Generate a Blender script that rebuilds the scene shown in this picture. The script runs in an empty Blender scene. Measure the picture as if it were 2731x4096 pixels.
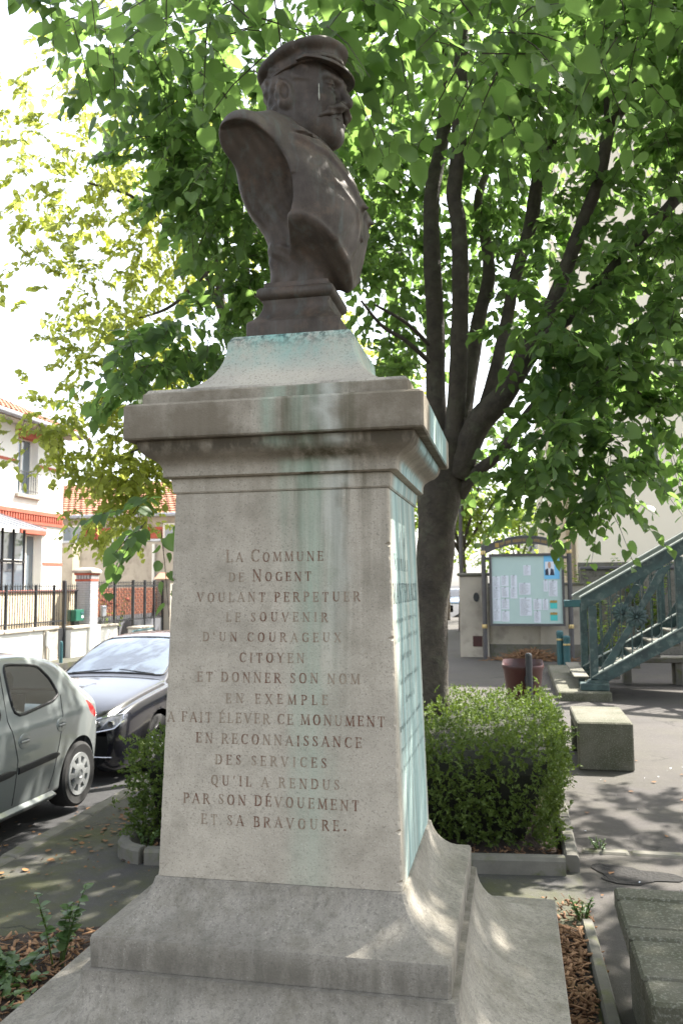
import bpy, math, random
import numpy as np
from mathutils import Matrix, Vector
R = math.radians
rng = np.random.default_rng(7); random.seed(7)
sc = bpy.context.scene
col = sc.collection

# ------------------------------------------------------------------ camera, sky, sun, exposure
def make_camera():
    psi, th, ro = R(11.70), R(5.0), R(-0.476)
    F = Vector((-math.sin(psi)*math.cos(th), math.cos(psi)*math.cos(th), math.sin(th)))
    X = Vector((math.cos(psi), math.sin(psi), 0)); U = X.cross(F)
    X2 = X*math.cos(ro)+U*math.sin(ro); U2 = U*math.cos(ro)-X*math.sin(ro)
    cd = bpy.data.cameras.new('camera'); ob = bpy.data.objects.new('camera', cd); col.objects.link(ob)
    m = Matrix((X2, U2, -F)).transposed().to_4x4(); m.translation = (0, 0, 1.75); ob.matrix_world = m
    cd.sensor_fit = 'VERTICAL'; cd.sensor_height = 22.3; cd.sensor_width = 14.9; cd.lens = 18.015
    cd.clip_start = .05; cd.clip_end = 2000
    cd.dof.use_dof = True; cd.dof.focus_distance = 2.55; cd.dof.aperture_fstop = 4.5
    sc.camera = ob
make_camera()
SUN_AZ = (0.66, 0.75); SUN_EL = 54
w = bpy.data.worlds.new("World"); sc.world = w; w.use_nodes = True
nt = w.node_tree; bg = nt.nodes['Background']
sky = nt.nodes.new('ShaderNodeTexSky'); sky.sky_type = 'NISHITA'; sky.sun_disc = False
sky.sun_elevation = R(SUN_EL); sky.sun_rotation = math.atan2(SUN_AZ[0], SUN_AZ[1])
sky.air_density = 1.0; sky.dust_density = 2.5; sky.ozone_density = .6
hz = nt.nodes.new('ShaderNodeHueSaturation'); hz.inputs['Saturation'].default_value = .38; nt.links.new(sky.outputs[0], hz.inputs['Color'])   # a hazy, milky sky
nt.links.new(hz.outputs[0], bg.inputs[0]); bg.inputs[1].default_value = .135
sd = bpy.data.lights.new('sun', 'SUN'); sd.energy = 5.0; sd.angle = R(.53); sd.color = (1, .95, .87)
so = bpy.data.objects.new('sun', sd); col.objects.link(so)
hl = math.hypot(*SUN_AZ); ce = math.cos(R(SUN_EL))
sdir = Vector((SUN_AZ[0]/hl*ce, SUN_AZ[1]/hl*ce, math.sin(R(SUN_EL))))
so.rotation_euler = (-sdir).to_track_quat('-Z', 'Y').to_euler()
vs = sc.view_settings; sc.display_settings.display_device = 'sRGB'
vs.view_transform = 'Standard'; vs.look = 'None'; vs.gamma = 1; vs.use_curve_mapping = False
vs.exposure = 2.0

# ------------------------------------------------------------------ helpers
class MB:
    def __init__(s): s.v = []; s.f = []
    def add(s, vs, fs):
        o = len(s.v); s.v += [tuple(p) for p in vs]; s.f += [tuple(i+o for i in f) for f in fs]; return s
    def box(s, x0, y0, z0, x1, y1, z1, c=0.0):
        if x1 < x0: x0, x1 = x1, x0
        if y1 < y0: y0, y1 = y1, y0
        if z1 < z0: z0, z1 = z1, z0
        if c <= 0:
            v = [(x, y, z) for z in (z0, z1) for y in (y0, y1) for x in (x0, x1)]
            return s.add(v, [(0,2,3,1),(4,5,7,6),(0,1,5,4),(2,6,7,3),(0,4,6,2),(1,3,7,5)])
        c = min(c, .45*min(x1-x0, y1-y0, z1-z0))
        rings = []
        for z, k in ((z0, c), (z0+c, 0), (z1-c, 0), (z1, c)):
            a, b, d, e = x0+k, x1-k, y0+k, y1-k
            rings.append([(a+c-k*0, d, z), (b-c, d, z), (b, d+c, z), (b, e-c, z), (b-c, e, z), (a+c, e, z), (a, e-c, z), (a, d+c, z)])
        return s.loft(rings, closed=True, caps=True)
    def loft(s, rings, closed=True, caps=False):
        n = len(rings[0]); v = [p for r in rings for p in r]; f = []
        for i in range(len(rings)-1):
            for j in range(n if closed else n-1):
                k = (j+1) % n
                f.append((i*n+j, i*n+k, (i+1)*n+k, (i+1)*n+j))
        if caps:
            f.append(tuple(reversed(range(n)))); f.append(tuple((len(rings)-1)*n+j for j in range(n)))
        return s.add(v, f)
    def tube(s, pts, rad, n=8, caps=True):
        pts = [Vector(p) for p in pts]
        if not hasattr(rad, '__len__'): rad = [rad]*len(pts)
        rings = []; up = None
        for i, p in enumerate(pts):
            t = (pts[min(i+1, len(pts)-1)]-pts[max(i-1, 0)]).normalized()
            if up is None: up = t.orthogonal().normalized()
            up = (up-t*up.dot(t)).normalized(); b = t.cross(up)
            rings.append([p+(up*math.cos(2*math.pi*k/n)+b*math.sin(2*math.pi*k/n))*rad[i] for k in range(n)])
        return s.loft(rings, True, caps)
    def lathe(s, c, prof, n=24):
        rings = [[(c[0]+r*math.cos(2*math.pi*k/n), c[1]+r*math.sin(2*math.pi*k/n), c[2]+z) for k in range(n)] for r, z in prof]
        return s.loft(rings, True, True)
    def prism(s, poly, a, b, axis='y'):
        def P(p, t):
            return {'y': (p[0], t, p[1]), 'x': (t, p[0], p[1]), 'z': (p[0], p[1], t)}[axis]
        return s.loft([[P(p, a) for p in poly], [P(p, b) for p in poly]], True, True)
    def square(s, c, prof):   # square stacked profile (half width, z)
        rings = [[(c[0]-a, c[1]-a, z), (c[0]+a, c[1]-a, z), (c[0]+a, c[1]+a, z), (c[0]-a, c[1]+a, z)] for a, z in prof]
        return s.loft(rings, True, True)

def mesh_from(name, v, f):
    me = bpy.data.meshes.new(name); me.from_pydata([tuple(map(float, p)) for p in v], [], f); me.validate(); me.update(); return me
def fast_mesh(name, V, loops, starts, totals=None):
    me = bpy.data.meshes.new(name)
    me.vertices.add(len(V)); me.vertices.foreach_set('co', np.asarray(V, np.float32).ravel())
    me.loops.add(len(loops)); me.loops.foreach_set('vertex_index', np.asarray(loops, np.int32))
    me.polygons.add(len(starts)); me.polygons.foreach_set('loop_start', np.asarray(starts, np.int32))
    me.update(calc_edges=True); me.validate(); return me
def fixn(me):
    import bmesh
    bm = bmesh.new(); bm.from_mesh(me); bmesh.ops.recalc_face_normals(bm, faces=bm.faces); bm.to_mesh(me); bm.free()
def thing(name, loc, label, cat, group=None):
    o = bpy.data.objects.new(name, None); col.objects.link(o); o.location = loc; o.empty_display_size = .1
    tag(o, label, cat, group); return o
def tag(o, label=None, cat=None, group=None, kind=None):
    if label: o['label'] = label
    if cat: o['category'] = cat
    if group: o['group'] = group
    if kind: o['kind'] = kind
    return o
def origin(o):
    p = Vector((0, 0, 0))
    while o: p += o.location; o = o.parent
    return p
def put(name, mb, m, parent=None, smooth=False, at=None, kind=None, norm=True):
    """link a mesh given in world coordinates; at = origin of a top-level mesh"""
    off = origin(parent) if parent else Vector(at or (0, 0, 0))
    if isinstance(mb, MB):
        me = mesh_from(name, [(p[0]-off.x, p[1]-off.y, p[2]-off.z) for p in mb.v], mb.f)
        if norm: fixn(me)
    else:
        me = mb; me.transform(Matrix.Translation(-off))
    ms = m if isinstance(m, (list, tuple)) else [m]
    for k in ms: me.materials.append(k)
    if smooth:
        me.shade_smooth()
        if smooth != True: 
            me.set_sharp_from_angle(angle=R(smooth))
    o = bpy.data.objects.new(name, me); col.objects.link(o)
    if parent: o.parent = parent
    else: o.location = off
    if kind: o['kind'] = kind
    return o
def inst(name, me, loc, parent, rot=None, scale=1):
    o = bpy.data.objects.new(name, me); col.objects.link(o); o.parent = parent
    o.location = Vector(loc)-origin(parent)
    if rot is not None: o.rotation_euler = rot
    o.scale = (scale,)*3 if not hasattr(scale, '__len__') else scale
    return o
def copy_tree(o, parent=None):
    c = o.copy(); col.objects.link(c)
    if parent: c.parent = parent
    for ch in list(o.children): copy_tree(ch, c)
    return c

# ------------------------------------------------------------------ materials
class NT:
    def __init__(s, name):
        s.m = bpy.data.materials.new(name); s.m.use_nodes = True; s.t = s.m.node_tree
        s.p = s.t.nodes['Principled BSDF']; s.out = s.t.nodes['Material Output']
        s.co = s.t.nodes.new('ShaderNodeTexCoord').outputs['Object']
    def n(s, ty, **k):
        x = s.t.nodes.new(ty)
        for a, b in k.items(): setattr(x, a, b)
        return x
    def l(s, a, b): s.t.links.new(a, b)
    def val(s, sock, v):
        if hasattr(v, 'is_linked') or hasattr(v, 'links'): s.l(v, sock)
        else: sock.default_value = v if not (hasattr(v, '__len__') and len(v) == 3 and sock.type == 'RGBA') else (*v, 1)
    def scale(s, sx, sy, sz, co=None):
        x = s.n('ShaderNodeMapping'); s.l(co or s.co, x.inputs[0]); x.inputs['Scale'].default_value = (sx, sy, sz); return x.outputs[0]
    def noise(s, sc_=5, det=4, rough=.6, co=None, lo=.35, hi=.65, dist=0):
        x = s.n('ShaderNodeTexNoise'); s.l(co or s.co, x.inputs['Vector']); x.inputs['Scale'].default_value = sc_
        x.inputs['Detail'].default_value = det; x.inputs['Roughness'].default_value = rough; x.inputs['Distortion'].default_value = dist
        return s.ramp(x.outputs['Fac'], lo, hi)
    def ramp(s, f, lo, hi, a=0., b=1.):
        x = s.n('ShaderNodeMapRange'); s.l(f, x.inputs[0]); x.inputs[1].default_value = lo; x.inputs[2].default_value = hi
        x.inputs[3].default_value = a; x.inputs[4].default_value = b; return x.outputs[0]
    def mix(s, f, a, b, bt='MIX'):
        x = s.n('ShaderNodeMix', data_type='RGBA', blend_type=bt); s.val(x.inputs[0], f); s.val(x.inputs[6], a); s.val(x.inputs[7], b); return x.outputs[2]
    def math(s, op, a, b=0., c=0.):
        x = s.n('ShaderNodeMath', operation=op); s.val(x.inputs[0], a); s.val(x.inputs[1], b); s.val(x.inputs[2], c); return x.outputs[0]
    def xyz(s, co=None):
        x = s.n('ShaderNodeSeparateXYZ'); s.l(co or s.co, x.inputs[0]); return x.outputs
    def bump(s, h, strength=.3, dist=.01):
        x = s.n('ShaderNodeBump'); x.inputs['Strength'].default_value = strength; x.inputs['Distance'].default_value = dist
        s.l(h, x.inputs['Height']); s.l(x.outputs[0], s.p.inputs['Normal']); return x
    def set(s, **k):
        nm = dict(col='Base Color', rough='Roughness', metal='Metallic', coat='Coat Weight', spec='Specular IOR Level', trans='Transmission Weight', alpha='Alpha', ior='IOR')
        for a, b in k.items(): s.val(s.p.inputs[nm[a]], b)
        return s.m
def mat(name, c1, c2=None, rough=.8, ns=6, metal=0, bump=0, bs=60, bd=.01, coat=0, spec=.5, lo=.35, hi=.65, c3=None, ns3=60):
    t = NT(name); c = c1
    if c2: c = t.mix(t.noise(ns, 5, .65, lo=lo, hi=hi), c1, c2)
    if c3: c = t.mix(t.noise(ns3, 3, .6, lo=.52, hi=.7), c, c3)
    if bump: t.bump(t.noise(bs, 4, .6, lo=0, hi=1), bump, bd)
    return t.set(col=c, rough=rough, metal=metal, coat=coat, spec=spec)

def gauss(t, x, c, wd):
    d = t.math('SUBTRACT', x, c); d = t.math('DIVIDE', d, wd); d = t.math('MULTIPLY', d, d)
    return t.math('POWER', 2.718, t.math('MULTIPLY', d, -1.))
def stone_mat(name, base=(.44, .395, .32), streak=1., grey=0.):
    """cast stone of the monument: pitted, with run-off streaks and verdigris under the bronze"""
    t = NT(name); X, Y, Z = t.xyz(); X = t.math('ADD', X, t.math('MULTIPLY', t.math('SUBTRACT', t.noise(5, 4, .65, lo=.2, hi=.8), .5), .09))
    c = t.mix(t.noise(4, 5, .6), base, tuple(b*.82 for b in base))
    c = t.mix(t.math('MULTIPLY', t.noise(190, 2, .7, lo=.57, hi=.68), .75), c, tuple(b*.45 for b in base))         # pits
    c = t.mix(t.math('MULTIPLY', t.noise(230, 2, .6, lo=.62, hi=.70), .5), c, (.58, .54, .46))                      # pale grains
    c = t.mix(t.math('MULTIPLY', t.noise(9, 6, .75, lo=.46, hi=.75), .5+grey*.4), c, (.15, .135, .10))   # soot
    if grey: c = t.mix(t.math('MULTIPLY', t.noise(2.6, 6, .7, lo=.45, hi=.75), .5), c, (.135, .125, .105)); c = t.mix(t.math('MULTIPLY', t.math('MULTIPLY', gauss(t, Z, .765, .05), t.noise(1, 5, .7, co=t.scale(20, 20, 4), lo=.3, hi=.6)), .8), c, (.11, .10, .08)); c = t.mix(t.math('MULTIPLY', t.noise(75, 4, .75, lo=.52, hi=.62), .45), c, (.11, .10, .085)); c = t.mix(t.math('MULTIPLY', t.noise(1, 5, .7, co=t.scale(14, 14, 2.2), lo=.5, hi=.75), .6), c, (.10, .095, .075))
    sv = t.noise(1, 5, .6, co=t.scale(26, 26, .9), lo=.40, hi=.60)
    if streak:   # weather-blackened cornice
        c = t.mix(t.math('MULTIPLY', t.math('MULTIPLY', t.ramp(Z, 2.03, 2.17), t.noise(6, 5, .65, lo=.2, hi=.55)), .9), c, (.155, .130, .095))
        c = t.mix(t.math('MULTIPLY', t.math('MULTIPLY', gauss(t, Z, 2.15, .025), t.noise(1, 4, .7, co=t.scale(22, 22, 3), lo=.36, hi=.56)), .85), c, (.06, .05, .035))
    if streak:
        top = t.ramp(Z, 1.35, 2.06)
        a = t.math('MULTIPLY', t.math('MULTIPLY', sv, top), t.math('ADD', t.math('MULTIPLY', gauss(t, X, .15, .11), 1.0), .16))
        c = t.mix(t.math('MULTIPLY', a, streak), c, (.085, .075, .045))
        geo = t.n('ShaderNodeNewGeometry'); N = t.xyz(geo.outputs['Normal'])
        # run-off from the bust on the inscription side
        g = t.math('MULTIPLY', t.math('MAXIMUM', gauss(t, X, .10, .075), t.math('MULTIPLY', gauss(t, X, .02, .04), t.ramp(Z, 1.6, 2.1))), t.ramp(Z, .85, 1.8, .35, 1))
        g = t.math('MULTIPLY', g, t.noise(1, 4, .6, co=t.scale(16, 16, .8), lo=.3, hi=.65))
        g = t.math('MULTIPLY', g, t.ramp(N[1], -.5, -.9))
        c = t.mix(t.math('MULTIPLY', g, .72), c, (.30, .385, .30))
        g2 = t.math('MULTIPLY', gauss(t, X, .175, .03), t.math('MULTIPLY', t.ramp(Z, 1.45, 2.05), t.ramp(N[1], -.5, -.9)))
        c = t.mix(t.math('MULTIPLY', g2, .6), c, (.52, .53, .47))
        # the dedication side is covered with verdigris, save a band along its front arris
        s_ = t.math('MULTIPLY', t.ramp(N[0], .6, .9), t.math('MULTIPLY', t.ramp(Y, -.30, -.22), t.ramp(Y, .345, .30)))
        s_ = t.math('MULTIPLY', s_, t.noise(1, 4, .6, co=t.scale(18, 18, .7), lo=.2, hi=.5))
        c = t.mix(t.math('MULTIPLY', s_, .8), c, t.mix(sv, (.36, .50, .475), (.19, .31, .30)))
    b = t.math('ADD', t.noise(150, 3, .7, lo=.2, hi=.8), t.math('MULTIPLY', t.noise(20, 4, .7, lo=0, hi=1), .6))
    t.bump(b, .4, .003)
    return t.set(col=c, rough=.92, spec=.25)
def cap_mat():
    t = NT('stone_under_bust'); X, Y, Z = t.xyz(); base = (.46, .42, .345)
    c = t.mix(t.noise(5, 5, .6), base, (.36, .33, .28))
    c = t.mix(t.math('MULTIPLY', t.noise(150, 3, .75, lo=.55, hi=.66), .7), c, (.16, .14, .11))
    g = t.math('MULTIPLY', t.ramp(Z, 2.38, 2.51), t.noise(9, 5, .7, lo=.32, hi=.62))
    c = t.mix(t.math('MULTIPLY', g, .85), c, (.20, .43, .38))
    c = t.mix(t.math('MULTIPLY', t.math('MULTIPLY', t.ramp(Z, 2.47, 2.515), t.noise(60, 4, .7, lo=.45, hi=.6)), .8), c, (.03, .06, .055))
    c = t.mix(t.math('MULTIPLY', t.ramp(Z, 2.35, 2.30), t.noise(7, 5, .7, lo=.4, hi=.65)), c, (.13, .12, .10))
    t.bump(t.noise(150, 3, .7, lo=.2, hi=.8), .5, .004)
    return t.set(col=c, rough=.92, spec=.25)
def bronze_mat():
    t = NT('patinated_bronze')
    c = t.mix(t.noise(7, 6, .65), (.076, .059, .045), (.034, .025, .018))
    c = t.mix(t.math('MULTIPLY', t.noise(1, 5, .7, co=t.scale(30, 30, 5), lo=.52, hi=.75), .35), c, (.11, .15, .135))
    c = t.mix(t.math('MULTIPLY', t.noise(11, 5, .7, lo=.52, hi=.72), .6), c, (.13, .085, .055))
    t.bump(t.noise(1, 4, .6, co=t.scale(90, 90, 25), lo=.1, hi=.9), .25, .004)
    return t.set(col=c, rough=t.ramp(t.noise(14, 4, .6, lo=.2, hi=.8), 0, 1, .50, .72), metal=.2, spec=.4)
def leaf_mat(name, ca, cb, tr, trv=.5, gloss=.4):
    t = NT(name); geo = t.n('ShaderNodeNewGeometry'); oi = t.n('ShaderNodeObjectInfo')
    r = t.math('FRACT', t.math('ADD', geo.outputs['Random Per Island'], oi.outputs['Random']))
    big = t.noise(.9, 2, .5, lo=.35, hi=.65)
    c = t.mix(t.math('ADD', t.math('MULTIPLY', r, .6), t.math('MULTIPLY', big, .4)), ca, cb)
    t.set(col=c, rough=gloss, spec=.4)
    tl = t.n('ShaderNodeBsdfTranslucent'); t.l(t.mix(r, tr, tuple(k*.7 for k in tr)), tl.inputs[0])
    mx = t.n('ShaderNodeMixShader'); mx.inputs[0].default_value = trv
    t.l(t.p.outputs[0], mx.inputs[1]); t.l(tl.outputs[0], mx.inputs[2]); t.l(mx.outputs[0], t.out.inputs[0])
    return t.m
def paint(name, c, metal=0., rough=.35, coat=1.):
    t = NT(name); t.p.inputs['Coat Roughness'].default_value = .04
    cc = t.mix(t.noise(400, 2, .5, lo=.4, hi=.6), c, tuple(k*1.06 for k in c))
    return t.set(col=cc, metal=metal, rough=rough, coat=coat)
M = {}
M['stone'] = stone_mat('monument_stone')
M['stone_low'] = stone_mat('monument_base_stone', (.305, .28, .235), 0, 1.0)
M['stone_cap'] = cap_mat()
M['bronze'] = bronze_mat()
M['linden'] = leaf_mat('linden_leaf', (.046, .096, .034), (.088, .138, .056), (.26, .43, .10), .58)
M['lime'] = leaf_mat('backlit_leaf', (.12, .18, .045), (.18, .21, .055), (.60, .66, .13), .68)
M['far'] = leaf_mat('street_tree_leaf', (.08, .14, .03), (.12, .18, .035), (.40, .55, .06), .5)
M['yew'] = leaf_mat('yew_leaf', (.035, .072, .016), (.105, .145, .022), (.18, .27, .03), .28, .6)
M['ivy'] = leaf_mat('ground_leaf', (.05, .10, .035), (.12, .18, .06), (.16, .28, .05), .25, .3)
M['bark'] = mat('linden_bark', (.074, .060, .045), (.040, .032, .025), .9, 9, bump=.7, bs=35, bd=.02, c3=(.085, .08, .055), ns3=7)
def asphalt(name, a, b, moss=0., mossc=(.07, .075, .02), grain=.5):
    t = NT(name)
    c = t.mix(t.noise(.9, 5, .65), a, b)
    c = t.mix(t.math('MULTIPLY', t.noise(260, 2, .7, lo=.54, hi=.66), grain*.6), c, (.18, .17, .16))
    if moss: c = t.mix(t.math('MULTIPLY', t.noise(.8, 6, .72, lo=.43, hi=.62), moss), c, mossc)
    c = t.mix(t.math('MULTIPLY', t.noise(3.5, 6, .7, lo=.55, hi=.75), .5), c, tuple(k*.5 for k in a))
    vo = t.n('ShaderNodeTexVoronoi', feature='DISTANCE_TO_EDGE'); vo.inputs['Scale'].default_value = .55
    wv = t.n('ShaderNodeTexNoise'); wv.inputs['Scale'].default_value = 2.2; wv.inputs['Detail'].default_value = 6; t.l(t.co, wv.inputs['Vector'])
    ad = t.n('ShaderNodeVectorMath', operation='ADD'); t.l(t.co, ad.inputs[0]); t.l(wv.outputs['Color'], ad.inputs[1]); t.l(ad.outputs[0], vo.inputs['Vector'])
    cr = t.math('MULTIPLY', t.ramp(vo.outputs['Distance'], .010, .003), t.noise(.7, 2, .5, lo=.48, hi=.58))      # cracks here and there
    c = t.mix(t.math('MULTIPLY', cr, .8), c, (.018, .017, .014))
    c = t.mix(t.math('MULTIPLY', t.noise(28, 4, .75, lo=.56, hi=.72), .45), c, tuple(min(1, k*2.1) for k in a))
    t.bump(t.math('ADD', t.noise(220, 3, .7, lo=.1, hi=.9), t.math('MULTIPLY', t.noise(7, 5, .65, lo=.2, hi=.8), 2.)), .5, .006)
    return t.set(col=c, rough=.88, spec=.35)
M['pave'] = asphalt('worn_pavement', (.070, .066, .062), (.052, .049, .048), .8)
M['square'] = asphalt('square_pavement', (.066, .059, .054), (.050, .045, .042), .12)
M['road'] = asphalt('road_asphalt', (.034, .034, .035), (.024, .024, .025), .0)
M['concrete'] = mat('weathered_concrete', (.20, .185, .155), (.13, .12, .10), .92, 4, bump=.5, bs=120, bd=.005, c3=(.08, .075, .055), ns3=18)
M['mossy'] = mat('mossy_concrete', (.115, .108, .082), (.06, .062, .036), .95, 3, bump=.6, bs=140, bd=.006, c3=(.20, .195, .16), ns3=90)
M['kerb'] = mat('kerb_stone', (.165, .155, .13), (.10, .095, .078), .92, 3, bump=.4, bs=120, bd=.005, c3=(.10, .105, .05), ns3=9)
M['soil'] = mat('bed_soil', (.060, .040, .028), (.032, .022, .016), .97, 12, bump=.9, bs=60, bd=.03)
M['chip'] = mat('wood_chip', (.29, .17, .09), (.15, .075, .035), .9, 2.3)
M['deadleaf'] = mat('fallen_leaf', (.23, .11, .035), (.12, .06, .03), .85, 1.7)
M['white_wall'] = mat('white_render', (.80, .78, .74), (.74, .72, .67), .9, 2, bump=.15, bs=40)
M['beige'] = mat('stained_render', (.46, .41, .34), (.36, .32, .265), .93, 1.2, bump=.3, bs=40, c3=(.27, .24, .20), ns3=2.5)
M['cream'] = mat('cream_render', (.84, .76, .60), (.81, .73, .57), .92, .7)
M['ochre'] = mat('ochre_render', (.70, .59, .43), (.66, .55, .40), .92, .8)
M['brick_red'] = mat('red_brick', (.46, .12, .075), (.36, .085, .05), .85, 5)
M['brick_or'] = mat('orange_brick', (.36, .125, .065), (.20, .065, .035), .88, 2, lo=.42, hi=.58)
M['brick_gl'] = mat('grey_glazed_brick', (.47, .46, .47), (.40, .39, .41), .45, 4)
M['mortar'] = mat('mortar', (.36, .34, .31), (.28, .26, .24), .95, 8)
M['tile'] = mat('clay_tile', (.44, .21, .13), (.34, .16, .10), .85, 2.5, c3=(.25, .13, .09), ns3=9)
M['zinc'] = mat('zinc', (.40, .42, .45), (.32, .33, .36), .45, 5, metal=.6)
M['iron'] = mat('black_iron', (.018, .020, .024), (.03, .03, .032), .5, 20)
M['grey_steel'] = mat('grey_steel_sheet', (.16, .16, .18), (.13, .13, .14), .5, 4)
M['teal'] = mat('teal_paint', (.035, .12, .13), (.025, .085, .095), .5, 6)
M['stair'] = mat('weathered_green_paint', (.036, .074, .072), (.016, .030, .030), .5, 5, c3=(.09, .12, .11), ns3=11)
M['stair_lit'] = mat('lit_green_paint', (.30, .33, .29), (.20, .23, .21), .6, 4)  # paler stair green, light painted into the rail tops and far board
M['board'] = mat('brown_grey_metal', (.085, .080, .082), (.065, .06, .062), .45, 10)
M['panel'] = mat('pale_green_backboard', (.47, .60, .57), (.44, .57, .55), .35, 3)
M['paper'] = mat('paper', (.72, .75, .82), (.69, .72, .80), .6, 3)
M['ink'] = mat('ink', (.10, .11, .14), None, .7)
M['gold'] = mat('gold_lettering', (.38, .25, .07), None, .5)
M['brass'] = mat('brass_ring', (.55, .42, .20), None, .35, metal=.7)
M['sky_blue'] = mat('poster_blue', (.13, .45, .75), (.2, .52, .80), .5, 3)
M['poster_teal'] = mat('poster_teal', (.08, .52, .50), None, .5)
M['skin'] = mat('poster_face', (.50, .33, .25), None, .5)
M['suit'] = mat('poster_suit', (.03, .035, .06), None, .5)
M['streak'] = mat('pale_dropping', (.34, .34, .28), None, .9)
M['bin'] = mat('dark_red_plastic', (.060, .016, .014), (.042, .011, .010), .4, 5)
M['green_box'] = mat('green_enamel', (.012, .11, .07), None, .35)
M['silver'] = paint('silver_green_paint', (.215, .235, .232), .35, .38)
M['black'] = paint('black_paint', (.006, .006, .010), 0, .25)
M['bluecar'] = paint('blue_grey_paint', (.12, .17, .24), .3, .35)
M['rubber'] = mat('black_trim', (.012, .012, .013), (.018, .018, .018), .6, 30)
M['tyre'] = mat('tyre_rubber', (.014, .014, .014), (.022, .021, .02), .85, 20)
M['hub'] = mat('grey_hubcap', (.36, .37, .37), (.30, .31, .31), .4, 12, metal=.4)
M['chrome'] = mat('chrome', (.72, .72, .74), None, .12, metal=1)
M['tail'] = paint('tail_lamp_red', (.38, .012, .012), 0, .15)
M['lens'] = mat('lamp_lens', (.25, .26, .28), (.08, .08, .09), .08, 9, metal=.3)
def glass(name, c, f=.0):
    t = NT(name); return t.set(col=c, rough=.03, spec=.75, coat=.5)
def see_through(name, tint, refl):
    t = NT(name); tr = t.n('ShaderNodeBsdfTransparent'); tr.inputs[0].default_value = (*tint, 1); gl = t.n('ShaderNodeBsdfGlossy'); gl.inputs['Roughness'].default_value = .02
    fr = t.n('ShaderNodeFresnel'); fr.inputs[0].default_value = refl; mx = t.n('ShaderNodeMixShader')
    t.l(fr.outputs[0], mx.inputs[0]); t.l(tr.outputs[0], mx.inputs[1]); t.l(gl.outputs[0], mx.inputs[2]); t.l(mx.outputs[0], t.out.inputs[0]); return t.m
M['carglass'] = see_through('tinted_car_glass', (.62, .74, .70), 2.3)
M['seat'] = mat('car_seat_cloth', (.045, .047, .05), (.03, .03, .033), .9, 20)
M['mud'] = mat('damp_earth', (.012, .010, .008), (.007, .006, .005), .9, 14, bump=.8, bs=40, bd=.02)
M['screen'] = glass('sky_reflecting_windscreen', (.09, .12, .16)); M['screen'].node_tree.nodes['Principled BSDF'].inputs['IOR'].default_value = 2.3
M['hedge_in'] = mat('hedge_inside', (.020, .022, .010), (.012, .012, .008), .95, 20)
M['window'] = glass('window_glass', (.13, .16, .19))
def letter_mat():
    t = NT('worn_engraved_paint'); t.co = t.n('ShaderNodeNewGeometry').outputs['Position']
    c = t.mix(t.noise(7, 4, .7, lo=.42, hi=.58), (.255, .205, .15), (.14, .068, .045))
    c = t.mix(t.math('MULTIPLY', t.noise(70, 3, .7, lo=.5, hi=.64), .55), c, (.37, .32, .245))
    return t.set(col=c, rough=.95, spec=.2)
M['letter'] = letter_mat()
M['letter2'] = mat('worn_black_paint', (.05, .065, .065), (.19, .27, .26), .9, 45)

# ------------------------------------------------------------------ ground, road, pavements, beds
def slab(name, x0, y0, x1, y1, z, m, depth=.5, c=0):
    o = put(name, MB().box(x0, y0, z-depth, x1, y1, z), m, None, at=(x0, y0, z)); o['kind'] = 'structure'; return o
g = MB().add([(-600, -300, -.8), (600, -300, -.8), (600, 900, -.8), (-600, 900, -.8)], [(0, 1, 2, 3)])
put('ground', g, M['road'], kind='structure')
def road_z(y): return -.14-.036*(min(max(y, 3.5), 10)-3.5)
m = MB(); ys = [-30, 0, 3.5, 5, 6.5, 8, 10, 14, 30, 130]
m.loft([[(-11.3, y, road_z(y)), (-3.33, y, road_z(y))] for y in ys], closed=False)
put('road', m, M['road'], kind='structure', norm=True)
slab('pavement', -3.2, -8, .345, 9.3, 0, M['pave'])
slab('square', .345, -8, 60, 9.3, 0, M['square'])
slab('square', -3.2, 9.3, 60, 160, 0, M['square'])
slab('pavement', -60, -8, -11.3, 130, -.2, M['pave'], .4)
kb = tag(bpy.data.objects.new('kerb', None), kind='structure'); col.objects.link(kb); kb.location = (-3.33, 0, 0)
for i in range(22):
    y0 = -2+i*1.0
    put('kerb_stone', MB().box(-3.33-rng.uniform(0, .006), y0+.004, -.5, -3.203, y0+.994, rng.uniform(.004, .012), .012), M['kerb'], kb)

def path_prism(pts, wd, z0, z1, m=None):
    """a low kerb of width wd along a path"""
    m = m or MB(); P = [Vector((x, y, 0)) for x, y in pts]; rings = []
    for i, p in enumerate(P):
        t = (P[min(i+1, len(P)-1)]-P[max(i-1, 0)]).normalized(); n = Vector((-t.y, t.x, 0))*wd/2
        rings.append([p-n+Vector((0, 0, z0)), p-n*1.0+Vector((0, 0, z1-.02)), p-n*.7+Vector((0, 0, z1)), p+n*.7+Vector((0, 0, z1)), p+n+Vector((0, 0, z1-.02)), p+n+Vector((0, 0, z0))])
    return m.loft(rings, True, True)
def arc(cx, cy, r, a0, a1, n=8): return [(cx+r*math.cos(R(a0+(a1-a0)*i/n)), cy+r*math.sin(R(a0+(a1-a0)*i/n))) for i in range(n+1)]
hb = tag(bpy.data.objects.new('hedge_bed', None), kind='structure'); col.objects.link(hb); hb.location = (-1.1, 6.8, 0)
fy = lambda x: 5.33+(x-.3)*.105
put('soil', MB().add([(-2.5, fy(-2.5), .012), (.28, fy(.28), .012), (.28, 8.4, .012), (-2.5, 8.4, .012)], [(0, 1, 2, 3)]), M['soil'], hb)
put('border_kerb', path_prism([(.30, 8.5), (.30, 7.2)], .085, -.02, .10), M['kerb'], hb)
put('border_kerb', path_prism([(.30, 7.19), (.30, 6.2)], .085, -.02, .105), M['kerb'], hb)
put('border_kerb', path_prism([(.30, 6.19), (.30, 5.36)], .085, -.02, .10), M['kerb'], hb)
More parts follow.
